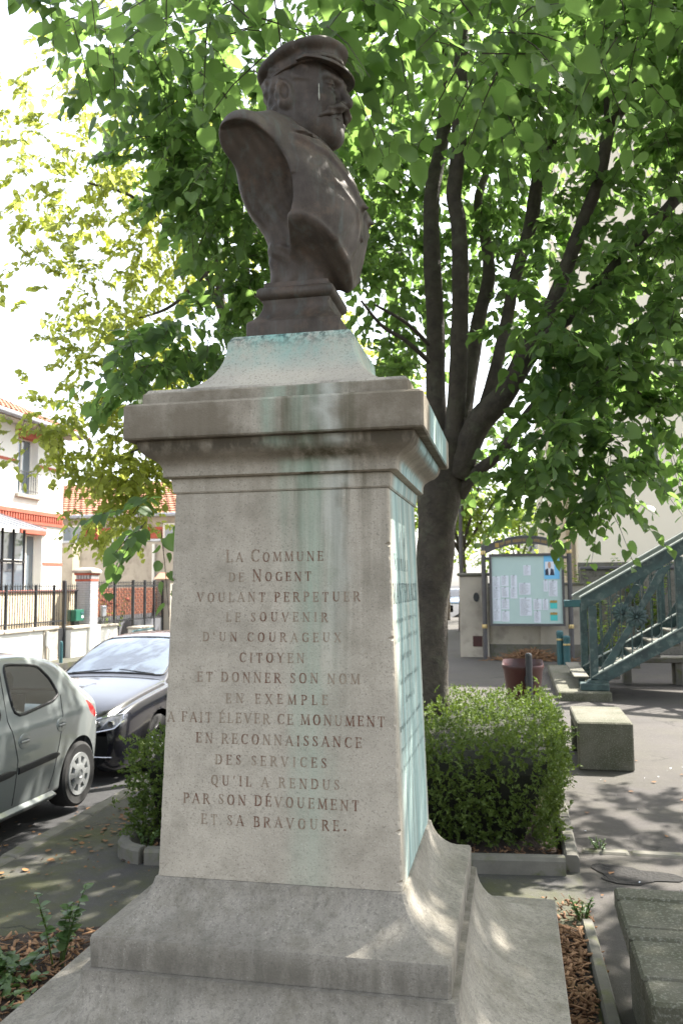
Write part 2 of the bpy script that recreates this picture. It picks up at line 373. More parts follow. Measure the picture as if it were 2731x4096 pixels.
for a, b in ((.255, -.7), (-.71, -1.7), (-1.71, -2.33)):
    put('border_kerb', path_prism([(a, fy(a)), (b, fy(b))], .085, -.02, .10+rng.uniform(-.005, .005)), M['kerb'], hb)
ca = arc(-2.33, fy(-2.33)+.24, .24, -96, -180, 8)
put('border_kerb', path_prism(ca+[(-2.57, 8.4)], .085, -.02, .10), M['kerb'], hb)
mb_ = tag(bpy.data.objects.new('monument_bed', None), kind='structure'); col.objects.link(mb_); mb_.location = (-.9, 2.5, 0)
edge = [(-3.19, -2), (.285, -2), (.285, 4.48), (-.8, 4.42), (-1.6, 4.25), (-2.3, 4.0), (-2.75, 3.75), (-3.19, 3.55)]
put('mulch_base', MB().add([(x, y, .014) for x, y in edge], [tuple(range(len(edge)))]), M['soil'], mb_)
put('border_kerb', path_prism([(.318, 4.53), (.34, 3.35)], .062, -.02, .045), M['kerb'], mb_)
put('border_kerb', path_prism([(.34, 3.34), (.375, 1.8)], .062, -.02, .045), M['kerb'], mb_)
# row of setts across the square and the earth patch worn into it
sr = tag(bpy.data.objects.new('sett_strip', None), kind='structure'); col.objects.link(sr); sr.location = (1.5, 5.78, 0)
x = .38
while x < 4.2:
    L = rng.uniform(.24, .36); y = 5.78+.01*(x-.4)
    put('sett', MB().box(x+.006, y-.045, -.02, x+L-.006, y+.045, .010+rng.uniform(0, .008), .012), M['kerb'], sr); x += L
n = 26; pts = []
for k in range(n):
    a = 2*math.pi*k/n; q = 1+.22*math.sin(3*a+1)+.1*rng.uniform(-1, 1); pts.append((.64+.23*q*math.cos(a), 5.36+.15*q*math.sin(a)-.12*.23*q*math.cos(a), .006))
put('earth_patch', MB().add(pts, [tuple(range(n))]), M['mud'], kind='structure', at=(.66, 5.34, 0))

# ------------------------------------------------------------------ the monument
PX, PY = -.655, 2.594
ped = thing('stone_pedestal', (PX, PY, 0), 'tapering pale stone pedestal carved with a French inscription and streaked green, under the bronze bust', 'pedestal')
def sq(prof, c=.006, sub=0):
    m = MB(); rings = []
    for a, z in prof:
        q = a-c; rings.append([(PX+sx, PY+sy, z) for sx, sy in ((-q, -a), (q, -a), (a, -q), (a, q), (q, a), (-q, a), (-a, q), (-a, -q))])
    return m.loft(rings, True, True)
def cav(a0, z0, a1, z1, n=10, k=1.):   # concave sweep from (a0,z0) wide/low to (a1,z1) narrow/high
    out = []
    for i in range(n+1):
        p = math.pi/2*(1-i/n); a = a1+(a0-a1)*(1-math.cos(p)); z = z1-(z1-z0)*math.sin(p); t = i/n
        out.append((a*k+(a0+(a1-a0)*t)*(1-k), z*k+(z0+(z1-z0)*t)*(1-k)))
    return out
put('lower_plinth', sq([(.835, -.03), (.815, .05), (.777, .535)]+cav(.774, .545, .497, .7405, 12), .01), M['stone_low'], ped, smooth=30)
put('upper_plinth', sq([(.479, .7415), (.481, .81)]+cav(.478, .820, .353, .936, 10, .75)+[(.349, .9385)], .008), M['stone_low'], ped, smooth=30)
def shaft_mesh():
    """shaft with worn, chipped arrises"""
    V = []; F = []; nz = 150; prof = []
    for i in range(nz+1):
        t = i/nz; z = .9395+(2.0185-.9395)*t; a = .345+(.3155-.345)*t; ring = []
        for sx, sy in ((-1, -1), (1, -1), (1, 1), (-1, 1)):
            nse = math.sin(z*61+sx*3)*math.sin(z*137+sy)*math.sin(z*23+sx)
            c = .004+.004*max(0, nse)+(.012 if rng.random() < .035 and t < .97 else 0)
            o = [(sx*(a-c), sy*a), (sx*a, sy*(a-c))]
            if sx*sy > 0: o.reverse()
            ring += o
        prof.append([(PX+x, PY+y, z) for x, y in ring])
    return MB().loft(prof, True, True)
put('shaft', shaft_mesh(), M['stone'], ped)
put('neck_band', sq([(.3185, 2.0195), (.3225, 2.024), (.326, 2.060), (.324, 2.0635)], .004), M['stone'], ped)
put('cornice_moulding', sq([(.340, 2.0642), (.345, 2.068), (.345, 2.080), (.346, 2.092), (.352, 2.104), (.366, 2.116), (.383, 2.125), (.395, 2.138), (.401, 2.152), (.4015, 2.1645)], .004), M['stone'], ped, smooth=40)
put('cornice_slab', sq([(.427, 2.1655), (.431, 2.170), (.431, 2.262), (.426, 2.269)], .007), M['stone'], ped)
put('cap_fillet', sq([(.392, 2.2695), (.390, 2.305), (.386, 2.3095)], .006), M['stone'], ped)
put('cap', sq([(.384, 2.310)]+cav(.380, 2.318, .200, 2.500, 14)+[(.191, 2.517), (.186, 2.522)], .006), M['stone_cap'], ped, smooth=30)
def shaft_a(z): return .345+(.3155-.345)*(z-.9395)/(2.0185-.9395)
GL = {  # Roman capitals: width, strokes ((w, points)), serifs (x, y)
'A': (.82, [(.06, [(.08, 0), (.42, 1)]), (.14, [(.40, 1), (.74, 0)]), (.06, [(.2, .34), (.64, .34)])], [(.08, 0), (.74, 0)]),
'B': (.66, [(.14, [(.15, 0), (.15, 1)]), (.06, [(.15, .97), (.38, .97)]), (.12, [(.38, .97), (.52, .88), (.52, .64), (.38, .54)]), (.06, [(.15, .53), (.38, .53)]), (.13, [(.38, .53), (.58, .42), (.58, .13), (.38, .03)]), (.06, [(.15, .03), (.38, .03)])], [(.12, 0), (.12, 1)]),
'C': (.76, [(.06, [(.7, .78), (.62, .93), (.45, .98)]), (.10, [(.45, .98), (.25, .92)]), (.15, [(.25, .92), (.14, .72), (.12, .5), (.14, .28), (.25, .08)]), (.08, [(.25, .08), (.45, .02), (.62, .07), (.7, .2)]), (.06, [(.7, .97), (.7, .74)])], []),
'D': (.8, [(.14, [(.15, 0), (.15, 1)]), (.06, [(.15, .97), (.4, .97)]), (.14, [(.4, .97), (.6, .87), (.69, .66), (.69, .34), (.6, .13), (.4, .03)]), (.06, [(.15, .03), (.4, .03)])], [(.12, 0), (.12, 1)]),
'E': (.64, [(.14, [(.15, 0), (.15, 1)]), (.06, [(.15, .97), (.56, .97)]), (.06, [(.15, .52), (.46, .52)]), (.06, [(.15, .03), (.58, .03)]), (.07, [(.57, 1), (.55, .80)]), (.07, [(.46, .63), (.46, .41)]), (.07, [(.6, 0), (.57, .22)])], [(.12, 0), (.12, 1)]),
'F': (.6, [(.14, [(.15, 0), (.15, 1)]), (.06, [(.15, .97), (.56, .97)]), (.06, [(.15, .52), (.44, .52)]), (.07, [(.57, 1), (.55, .78)]), (.07, [(.45, .63), (.45, .41)])], [(.15, 0), (.12, 1)]),
'G': (.8, [(.06, [(.7, .78), (.62, .93), (.45, .98)]), (.10, [(.45, .98), (.25, .92)]), (.15, [(.25, .92), (.14, .72), (.12, .5), (.14, .28), (.25, .08)]), (.08, [(.25, .08), (.45, .02), (.66, .1)]), (.06, [(.7, .97), (.7, .76)]), (.13, [(.68, .05), (.68, .42)])], [(.68, .43)]),
'H': (.84, [(.14, [(.15, 0), (.15, 1)]), (.14, [(.69, 0), (.69, 1)]), (.06, [(.15, .52), (.69, .52)])], [(.15, 0), (.15, 1), (.69, 0), (.69, 1)]),
'I': (.36, [(.14, [(.18, 0), (.18, 1)])], [(.18, 0), (.18, 1)]),
'L': (.6, [(.14, [(.15, 0), (.15, 1)]), (.06, [(.15, .03), (.55, .03)]), (.07, [(.57, 0), (.54, .26)])], [(.15, 1), (.12, 0)]),
'M': (.98, [(.06, [(.13, 0), (.17, 1)]), (.14, [(.17, 1), (.48, .05)]), (.06, [(.48, .05), (.80, 1)]), (.14, [(.80, 1), (.85, 0)])], [(.13, 0), (.85, 0), (.12, 1), (.86, 1)]),
'N': (.84, [(.06, [(.14, 0), (.14, 1)]), (.14, [(.14, 1), (.70, 0)]), (.06, [(.70, 0), (.70, 1)])], [(.14, 0), (.12, 1), (.70, 1)]),
'O': (.84, [(.09, [(.42, .98), (.25, .93)]), (.15, [(.25, .93), (.14, .72), (.12, .5), (.14, .28), (.25, .07)]), (.09, [(.25, .07), (.42, .02), (.59, .07)]), (.15, [(.59, .07), (.70, .28), (.72, .5), (.70, .72), (.59, .93)]), (.09, [(.59, .93), (.42, .98)])], []),
'P': (.64, [(.14, [(.15, 0), (.15, 1)]), (.06, [(.15, .97), (.38, .97)]), (.13, [(.38, .97), (.56, .85), (.56, .60), (.38, .48)]), (.06, [(.38, .48), (.15, .48)])], [(.15, 0), (.12, 1)]),
'R': (.76, [(.14, [(.15, 0), (.15, 1)]), (.06, [(.15, .97), (.38, .97)]), (.13, [(.38, .97), (.55, .86), (.55, .63), (.38, .52)]), (.06, [(.38, .52), (.15, .52)]), (.13, [(.36, .52), (.66, .02), (.74, .02)])], [(.15, 0), (.12, 1)]),
'S': (.58, [(.06, [(.47, .76), (.42, .92), (.28, .98), (.16, .92)]), (.10, [(.16, .92), (.11, .78), (.17, .64)]), (.15, [(.17, .64), (.42, .40)]), (.11, [(.42, .40), (.5, .25), (.44, .09)]), (.06, [(.44, .09), (.3, .02), (.16, .07), (.1, .24)]), (.06, [(.48, .98), (.48, .75)]), (.06, [(.09, .02), (.09, .26)])], []),
'T': (.72, [(.14, [(.36, 0), (.36, 1)]), (.06, [(.06, .97), (.66, .97)]), (.07, [(.06, 1), (.08, .76)]), (.07, [(.66, 1), (.64, .76)])], [(.36, 0)]),
'U': (.82, [(.14, [(.16, 1), (.16, .3), (.24, .09)]), (.08, [(.24, .09), (.42, .02), (.58, .09)]), (.06, [(.58, .09), (.67, .3), (.67, 1)])], [(.16, 1), (.67, 1)]),
'V': (.8, [(.14, [(.08, 1), (.40, .02)]), (.06, [(.40, .02), (.72, 1)])], [(.08, 1), (.72, 1)]),
'X': (.8, [(.14, [(.1, 1), (.7, 0)]), (.06, [(.68, 1), (.1, 0)])], [(.1, 1), (.68, 1), (.1, 0), (.7, 0)]),
'Y': (.78, [(.14, [(.08, 1), (.39, .48)]), (.06, [(.39, .48), (.70, 1)]), (.14, [(.39, .48), (.39, 0)])], [(.08, 1), (.70, 1), (.39, 0)]),
"'": (.24, [(.10, [(.13, 1), (.10, .74)])], []), '.': (.26, [(.17, [(.10, .085), (.27, .085)])], []),
}
GL['Q'] = (.84, GL['O'][1]+[(.12, [(.44, .08), (.66, -.2), (.78, -.18)])], [])
GL['É'] = (GL['E'][0], GL['E'][1]+[(.09, [(.26, 1.08), (.44, 1.28)])], GL['E'][2])
def stroke(m, pts, wd, P):
    for (ax, ay), (bx, by) in zip(pts, pts[1:]):
        d = math.hypot(bx-ax, by-ay) or 1; nx, ny = -(by-ay)/d*wd/2, (bx-ax)/d*wd/2
        ex, ey = (bx-ax)/d*wd*.18, (by-ay)/d*wd*.18
        m.add([P(ax+nx-ex, ay+ny-ey), P(bx+nx+ex, by+ny+ey), P(bx-nx+ex, by-ny+ey), P(ax-nx-ex, ay-ny-ey)], [(0, 1, 2, 3)])
def text_line(name, txt, u0, u1, z, h, P3, parent, m, big=()):
    """lay a line of capitals between u0 and u1; P3(u, z) -> a point on the face"""
    hs = [h*(1.32 if i in big else 1.) for i in range(len(txt))]
    ws = [(GL[c][0]*k if c != ' ' else 0) for c, k in zip(txt, hs)]
    nsp = txt.count(' '); ng = len(txt)-1
    gap = (u1-u0-sum(ws)-nsp*h*.15)/max(ng+nsp*.25, 1); u = u0
    ln = bpy.data.objects.new(name, None); col.objects.link(ln); ln.parent = parent; ln.location = Vector(P3((u0+u1)/2, z))-origin(parent)
    for c, k, wd in zip(txt, hs, ws):
        if c == ' ': u += gap*1.25+h*.15; continue
        jz = rng.uniform(-.0008, .0008); mb = MB(); P = lambda x, y, u=u, k=k: P3(u+x*k, z+jz+y*k)
        for sw, pts in GL[c][1]: stroke(mb, pts, sw, P)
        for sx, sy in GL[c][2]: stroke(mb, [(sx-.13, sy+(.02 if sy < .5 else -.02)), (sx+.13, sy+(.02 if sy < .5 else -.02))], .05, P)
        put('letter', mb, m, ln, norm=False); u += wd+gap
    return ln
FP = lambda u, z: (PX+u, PY-shaft_a(z)-.0008, z)
LN = [("LA COMMUNE", -.157, .131, 1.817, .0265, (0, 3)), ("DE NOGENT", -.148, .096, 1.761, .0255, (3,)), ("VOULANT PERPETUER", -.243, .236, 1.703, .0265, ()),
 ("LE SOUVENIR", -.154, .144, 1.647, .0255, ()), ("D'UN COURAGEUX", -.224, .182, 1.591, .0255, ()), ("CITOYEN", -.113, .077, 1.533, .0265, ()),
 ("ET DONNER SON NOM", -.239, .234, 1.477, .0275, ()), ("EN EXEMPLE", -.152, .144, 1.419, .0265, ()), ("A FAIT ÉLEVER CE MONUMENT", -.327, .302, 1.364, .0275, ()),
 ("EN RECONNAISSANCE", -.239, .238, 1.307, .0275, ()), ("DES SERVICES", -.181, .140, 1.250, .0265, ()), ("QU'IL A RENDUS", -.193, .176, 1.193, .0265, ()),
 ("PAR SON DÉVOUEMENT", -.274, .230, 1.141, .0275, ()), ("ET SA BRAVOURE.", -.220, .193, 1.086, .0275, ())]
for t_, u0, u1, z, h, bg_ in LN: text_line('inscription_line', t_, u0, u1, z, h, FP, ped, M['letter'], bg_)
SP = lambda u, z: (PX+shaft_a(z)+.0008, PY+u, z)
text_line('inscription_line', 'A', -.03, .03, 1.866, .026, SP, ped, M['letter2'])
text_line('inscription_line', 'NICOLAS', -.25, .05, 1.790, .036, SP, ped, M['letter2'], (0,))
text_line('inscription_line', 'MANTERNACH', -.295, .255, 1.695, .056, SP, ped, M['letter2'])
for u0, u1, z, h in ((-.29, .22, 1.635, .018), (-.295, .24, 1.580, .017), (-.17, .07, 1.523, .024), (-.22, .24, 1.458, .02), (-.12, .09, 1.398, .024), (-.29, .28, 1.335, .018), (-.25, .28, 1.275, .018), (-.30, .30, 1.222, .018)):
    mbx = MB(); u = u0                      # lines worn past reading: remains of the strokes
    while u < u1:
        if rng.random() < .72: stroke(mbx, [(u, z+h*rng.uniform(0, .4)), (u+rng.uniform(-.004, .004), z+h*rng.uniform(.6, 1))], .0035, SP)
        u += rng.uniform(.008, .017)
    put('worn_inscription', mbx, M['letter2'], ped, norm=False, kind='stuff')

# ------------------------------------------------------------------ the bronze bust, carved from a distance field
def surface_nets(fn, lo, hi, h):
    lo = np.array(lo, float); n = np.ceil((np.array(hi)-lo)/h).astype(int)+1
    ax = [(lo[i]+h*np.arange(n[i])).astype(np.float32) for i in range(3)]
    X, Y, Z = np.meshgrid(*ax, indexing='ij'); D = fn(X, Y, Z).astype(np.float32)
    S = D < 0; c = S[:-1, :-1, :-1].astype(np.int8)
    for dx in (0, 1):
        for dy in (0, 1):
            for dz in (0, 1):
                if dx+dy+dz: c = c+S[dx:n[0]-1+dx, dy:n[1]-1+dy, dz:n[2]-1+dz]
    act = (c > 0) & (c < 8); idx = -np.ones(act.shape, np.int64); ii = np.argwhere(act); idx[act] = np.arange(len(ii))
    acc = np.zeros((len(ii), 3)); cnt = np.zeros(len(ii)); cor = [(a, b, d) for a in (0, 1) for b in (0, 1) for d in (0, 1)]
    for a in cor:
        for k in range(3):
            if a[k]: continue
            b = list(a); b[k] = 1
            d0 = D[ii[:, 0]+a[0], ii[:, 1]+a[1], ii[:, 2]+a[2]]; d1 = D[ii[:, 0]+b[0], ii[:, 1]+b[1], ii[:, 2]+b[2]]
            s = (d0 < 0) != (d1 < 0); t = np.where(s, d0/np.where(s, d0-d1, 1), 0)
            p = np.tile(np.array(a, float), (len(ii), 1)); p[:, k] += t; acc += p*s[:, None]; cnt += s
    V = lo+(ii+acc/cnt[:, None])*h; Q = []
    for k in range(3):
        a, b = [(1, 2), (2, 0), (0, 1)][k]
        s0 = [slice(None)]*3; s1 = [slice(None)]*3; s0[k] = slice(0, -1); s1[k] = slice(1, None)
        A, B = S[tuple(s0)], S[tuple(s1)]; e = np.argwhere(A != B); fl = A[tuple(e.T)]
        ok = (e[:, a] > 0) & (e[:, b] > 0) & (e[:, a] < n[a]-1) & (e[:, b] < n[b]-1); e = e[ok]; fl = fl[ok]
        def g(da, db):
            q = e.copy(); q[:, a] -= da; q[:, b] -= db; return idx[tuple(q.T)]
        q = np.stack([g(1, 1), g(0, 1), g(0, 0), g(1, 0)], 1); q[~fl] = q[~fl][:, ::-1]; Q.append(q)
    Q = np.concatenate(Q); return fast_mesh('carved', V, Q.ravel(), np.arange(len(Q))*4)
def smin(a, b, k):
    h = np.clip(.5+.5*(b-a)/k, 0, 1); return b+(a-b)*h-k*h*(1-h)
def smax(a, b, k): return -smin(-a, -b, k)
def ell(X, Y, Z, c, r):
    x, y, z = (X-c[0])/r[0], (Y-c[1])/r[1], (Z-c[2])/r[2]; k0 = np.sqrt(x*x+y*y+z*z)
    k1 = np.sqrt((x/r[0])**2+(y/r[1])**2+(z/r[2])**2)+1e-9; return k0*(k0-1)/k1
def cap_(X, Y, Z, a, b, ra, rb=None):
    rb = ra if rb is None else rb; a = np.array(a, float); d = np.array(b, float)-a
    t = np.clip(((X-a[0])*d[0]+(Y-a[1])*d[1]+(Z-a[2])*d[2])/(d@d), 0, 1)
    return np.sqrt((X-a[0]-d[0]*t)**2+(Y-a[1]-d[1]*t)**2+(Z-a[2]-d[2]*t)**2)-(ra+(rb-ra)*t)
def sbox(X, Y, Z, c, h, r):
    q = [np.abs(P-c[i])-h[i]+r for i, P in enumerate((X, Y, Z))]
    return np.sqrt(sum(np.maximum(k, 0)**2 for k in q))+np.minimum(np.maximum(np.maximum(q[0], q[1]), q[2]), 0)-r
def sst(x, a, b):
    t = np.clip((x-a)/(b-a), 0, 1); return t*t*(3-2*t)
def f_torso(X, Y, Z):
    A = np.abs(Y)
    Xs = X+.27*np.maximum(Z-.43, 0)
    d = ell(Xs, A, Z, (.045, 0, .42), (.150, .215, .33))
    d = smin(d, ell(Xs, A, Z, (.085, .055, .46), (.105, .105, .19)), .05)
    d = smin(d, ell(X, A, Z, (-.09, .05, .58), (.115, .18, .19)), .06)
    d = smin(d, cap_(X, A, Z, (-.075, .05, .672), (-.138, .222, .628), .088, .080), .05)
    d = smin(d, cap_(X, A, Z, (-.05, 0, .60), (-.035, 0, .69), .105, .095), .04)
    # jacket: raised fronts with turned lapels, shirt between them
    open_ = .012+.135*sst(Z, .44, .76); front = sst(X, -.02, .04)
    d = d+.010*front*(1-sst(A, open_-.006, open_+.006))*sst(Z, .40, .47)
    lap = sst(A, open_-.003, open_+.004)*(1-sst(A, open_+.068, open_+.075))*front*sst(Z, .42, .45)
    notch = (np.abs(Z-.645-.25*(A-open_)) < .008)*1.
    d = d-.013*lap*(1-notch*.9)
    d = d-.006*np.exp(-((A-.13-.25*(Z-.5)+.03*np.sin(Z*22))/.012)**2)*sst(X, -.05, .05)     # folds
    d = d-.005*np.exp(-((X+.02+.35*(Z-.6))/.016)**2)*(Z > .5)
    d = d-.005*np.exp(-((A-.04-.6*(.5-Z))/.016)**2)*front*(Z < .47)
    # collar
    rc = np.sqrt(((X+.028)/.118)**2+(A/.112)**2); zc = .705-.50*(X+.03)
    d = smin(d, np.maximum(np.abs(rc-1)*.11-.012, np.abs(Z-zc)-.026), .010)
    # arms cut away in a concave sweep, chest cut to a point below
    Zc = np.minimum(np.maximum(Z, .25), .66)
    yc = .088+.165*np.clip((Zc-.27)/.37, 0, 1)**2.3
    el = np.sqrt(((X+.135)/.150)**2+((np.maximum(Z, .44)-.44)/.205)**2)
    cut2 = np.where(Z > .44, (el-1)*.15, X-.015+.25*np.maximum(.42-Z, 0))
    cut2 = np.where((X < -.135) & (Z < .645), -.05, cut2)
    gro = .0028*np.sin(150*X+50*Z+2*np.sin(30*Z))
    d = smax(d, -np.maximum((yc+gro-A)*.85, cut2), .010)
    pc = .182+.66*A+.28*np.maximum(.14-X, 0)
    d = d-.007*np.exp(-((Z-pc-.012)/.012)**2)     # rolled hem of the coat
    d = smax(d, (pc-Z+.0025*np.sin(120*X+40*A))*.70, .005)
    back = ell(X, A, Z, (-.47, 0, .20), (.30, .6, .58)); d = smax(d, -back, .03)
    # lapel tip standing off the chest
    d = smin(d, cap_(X, A, Z, (.175, .045, .455), (.222, .06, .435), .022, .006), .015)
    d = smin(d, ell(X, Y, Z, (.197, -.02, .35), (.007, .011, .011)), .004)
    # stem, flaring up into the back
    hx = .092+.01*sst(Z, .40, .66); cx = -.012-.085*np.clip((Z-.30)/.36, 0, 1)**1.4; hy = .084+.06*sst(Z, .38, .62)
    q1 = np.abs(X-cx)-hx+.03; q2 = A-hy+.03
    st = np.sqrt(np.maximum(q1, 0)**2+np.maximum(q2, 0)**2)+np.minimum(np.maximum(q1, q2), 0)-.03
    st = np.maximum(np.maximum(st*.8, Z-.64), .19-Z) - .002*np.sin(110*X+9*np.sin(20*Z))
    return smin(d, st, .030)
def f_head(X, Y, Z):
    A = np.abs(Y)
    d = ell(X, A, Z, (-.012, 0, .945), (.128, .100, .115))
    d = smin(d, ell(X, A, Z, (.030, 0, .850), (.094, .082, .135)), .04)
    d = smin(d, ell(X, A, Z, (.052, 0, .772), (.072, .066, .072)), .035)
    d = smin(d, ell(X, A, Z, (.098, 0, .736), (.033, .036, .034)), .025)          # chin
    d = smin(d, ell(X, A, Z, (.075, .045, .828), (.042, .034, .036)), .03)         # cheekbone
    d = smin(d, ell(X, A, Z, (.010, .062, .765), (.052, .026, .045)), .04)         # jaw
    d = smin(d, cap_(X, A, Z, (.122, .012, .905), (.098, .062, .908), .017, .013), .016)   # brow
    d = smax(d, -ell(X, A, Z, (.124, .044, .877), (.024, .025, .017)), .012)       # eye socket
    d = smin(d, ell(X, A, Z, (.096, .045, .876), (.018, .020, .017)), .004)        # eyeball
    lid = np.maximum(np.abs(np.sqrt((X-.096)**2+(A-.045)**2+(Z-.876)**2)-.0215)-.0022, np.maximum(.004-(Z-.876)-.25*(X-.1), .096-X))
    d = smin(d, lid, .004)
    lid2 = np.maximum(np.abs(np.sqrt((X-.096)**2+(A-.045)**2+(Z-.876)**2)-.021)-.002, np.maximum((Z-.876)+.008, .096-X))
    d = smin(d, lid2, .004)
    d = smax(d, -ell(X, A, Z, (.1155, .047, .877), (.006, .007, .007)), .002)      # pupil
    d = smin(d, cap_(X, Y, Z, (.122, 0, .897), (.147, 0, .842), .0135, .0175), .012)
    d = smin(d, ell(X, A, Z, (.140, 0, .833), (.022, .014, .014)), .008)
    d = smin(d, ell(X, A, Z, (.130, .017, .828), (.016, .011, .012)), .007)        # wings
    d = smax(d, -ell(X, A, Z, (.137, .011, .818), (.010, .006, .008)), .004)
    d = smin(d, ell(X, A, Z, (.118, 0, .768), (.017, .028, .010)), .008)           # lower lip
    d = smax(d, -cap_(X, A, Z, (.135, 0, .781), (.112, .035, .777), .002), .005)
    nl = cap_(X, A, Z, (.118, .028, .838), (.100, .050, .790), .005); d = smax(d, -nl, .012)
    d = smin(d, cap_(X, Y, Z, (-.030, 0, .87), (-.040, 0, .66), .086, .094), .045)  # neck
    # ears
    ex, ez = X+.028+.16*(Z-.85), Z-.852
    ear = ell(ex, A, ez, (0, .096+0*0, 0), (.030, .020, .050))
    ear = smax(ear, -ell(ex, A, ez, (.004, .116, .006), (.017, .016, .030)), .005)
    ear = smin(ear, ell(ex, A, ez, (.016, .098, -.006), (.007, .010, .010)), .004)
    d = smin(d, ear, .010)
    # cropped hair behind the ear line
    hz = sst(-X, .030, .055)*sst(Z, .80, .83)+.0
    d = d-hz*(.004+.0035*np.sin(95*X+60*Z)*np.sin(150*Z+70*Y))
    side = sst(Z, .885, .90)*(1-sst(X, .045, .06)); d = d-side*(.003+.002*np.sin(140*Z+80*X))
    return d
def f_stache(X, Y, Z):
    A = np.abs(Y)
    d = cap_(X, A, Z, (.137, .004, .806), (.130, .030, .794), .013, .015)
    d = smin(d, cap_(X, A, Z, (.130, .030, .794), (.106, .054, .776), .015, .012), .01)
    d = smin(d, cap_(X, A, Z, (.106, .054, .776), (.082, .068, .757), .011, .006), .01)
    d = smin(d, cap_(X, A, Z, (.082, .068, .757), (.074, .075, .752), .006, .004), .006)
    return d+.0018*np.sin(260*Z+120*A+60*X)
def f_cap(X, Y, Z):
    T = .22*X; Zt = Z-T; rr = np.sqrt((X+.006)**2/.130**2+Y**2/.110**2)
    band = np.maximum((rr-1)*.115, np.abs(Zt-.978)-.024)
    crown = ell(X, Y, Zt, (-.010, 0, 1.012), (.152, .132, .042)); crown = smax(crown, Zt-1.043, .02)
    crown = crown-.004*np.sin(7*np.arctan2(Y, X)+1)*np.exp(-((Zt-1.0)/.02)**2)
    d = smin(band, crown, .008)
    d = d-.0035*np.exp(-((Zt-.958)/.004)**2)*(rr > .9)
    seam = np.abs(np.arctan2(Y, X)+1.45); d = d+.004*np.exp(-(seam/.03)**2)*(Zt > 1.0)
    d = smin(d, ell(X, np.abs(Y), Zt, (.040, .103, .972), (.010, .010, .010)), .003)
    strap = np.maximum(np.maximum(np.abs((rr-1)*.115-.004)-.004, np.abs(Zt-.968)-.006), .03-X); d = np.minimum(d, strap)
    return np.maximum(d, -np.maximum((rr-.86)*.115, Zt-.985))
def f_visor(X, Y, Z):
    rr = np.sqrt(((X-.020)/.146)**2+(Y/.124)**2); ri = np.sqrt(((X+.006)/.124)**2+(Y/.104)**2)
    zs = .975+.20*X-.38*np.maximum(X-.05, 0)-1.5*np.maximum(X-.05, 0)**2-1.0*Y*Y
    return np.maximum(np.maximum((rr-1)*.13, (1-ri)*.11), np.maximum(np.abs(Z-zs)*.9-.0045, .018-X))
BZ = 2.522
bust = thing('bronze_bust', (PX, PY, BZ), 'dark bronze bust of a moustached man in a peaked cap on the stone pedestal', 'statue')
def bpart(name, fn, lo, hi, h, parent, head=False, dz=0):
    me = surface_nets(fn, lo, hi, h)
    if head:
        me.transform(Matrix.Translation((.006, 0, dz)) @ Matrix.Translation((-.03, 0, .78)) @ Matrix.Diagonal((1.03, 1.03, 1.04, 1)) @ Matrix.Rotation(R(HEADZ), 4, 'Z') @ Matrix.Rotation(R(HEADY), 4, 'Y') @ Matrix.Translation((.03, 0, -.78)))
    me.transform(Matrix.Translation((PX, PY, BZ)))
    return put(name, me, M['bronze'], parent, smooth=True)
HEADZ, HEADY = -9, 0
bpart('torso', f_torso, (-.34, -.36, .17), (.28, .36, .90), .0045, bust)
hd = bpart('head', f_head, (-.17, -.15, .66), (.19, .15, 1.08), .0027, bust, True, -.026)
bpart('moustache', f_stache, (.05, -.11, .70), (.17, .10, .84), .002, hd, True, -.007)
hv = np.array([v.co for v in hd.data.vertices])          # pale dropping run down the near cheek
def cheek(x, z):
    k = hv[(np.abs(hv[:, 0]-x) < .006) & (np.abs(hv[:, 2]-z) < .006)]; return (PX+x, PY+k[:, 1].min()-.0006, BZ+z)
ds = [cheek(.074+.003*t, .855-.062*t) for t in np.linspace(0, 1, 9)]
put('pale_streak', MB().tube(ds, [.0012, .0022, .0014, .0018, .0015, .0025, .0028, .0024, .0012], 6), M['streak'], hd, smooth=True)
cp = bpart('peaked_cap', f_cap, (-.19, -.16, .90), (.19, .16, 1.10), .0028, bust, True, -.046)
bpart('visor', f_visor, (0, -.15, .82), (.20, .15, 1.04), .0022, cp, True, -.046)
def osq(prof, c=.004):
    m = MB(); rings = []
    for a, z in prof:
        hx = a; hy = a*.92; q = c
        rings.append([(PX-.006+x, PY+y, BZ+z) for x, y in ((-hx+q, -hy), (hx-q, -hy), (hx, -hy+q), (hx, hy-q), (hx-q, hy), (-hx+q, hy), (-hx, hy-q), (-hx, -hy+q))])
    return m.loft(rings, True, True)
put('socle', osq([(.152, 0), (.152, .055), (.149, .061), (.134, .073), (.120, .090), (.111, .110), (.108, .128), (.111, .135), (.111, .140), (.118, .144), (.125, .151), (.127, .162), (.125, .173), (.118, .180), (.107, .185), (.105, .20)]), M['bronze'], bust, smooth=40)

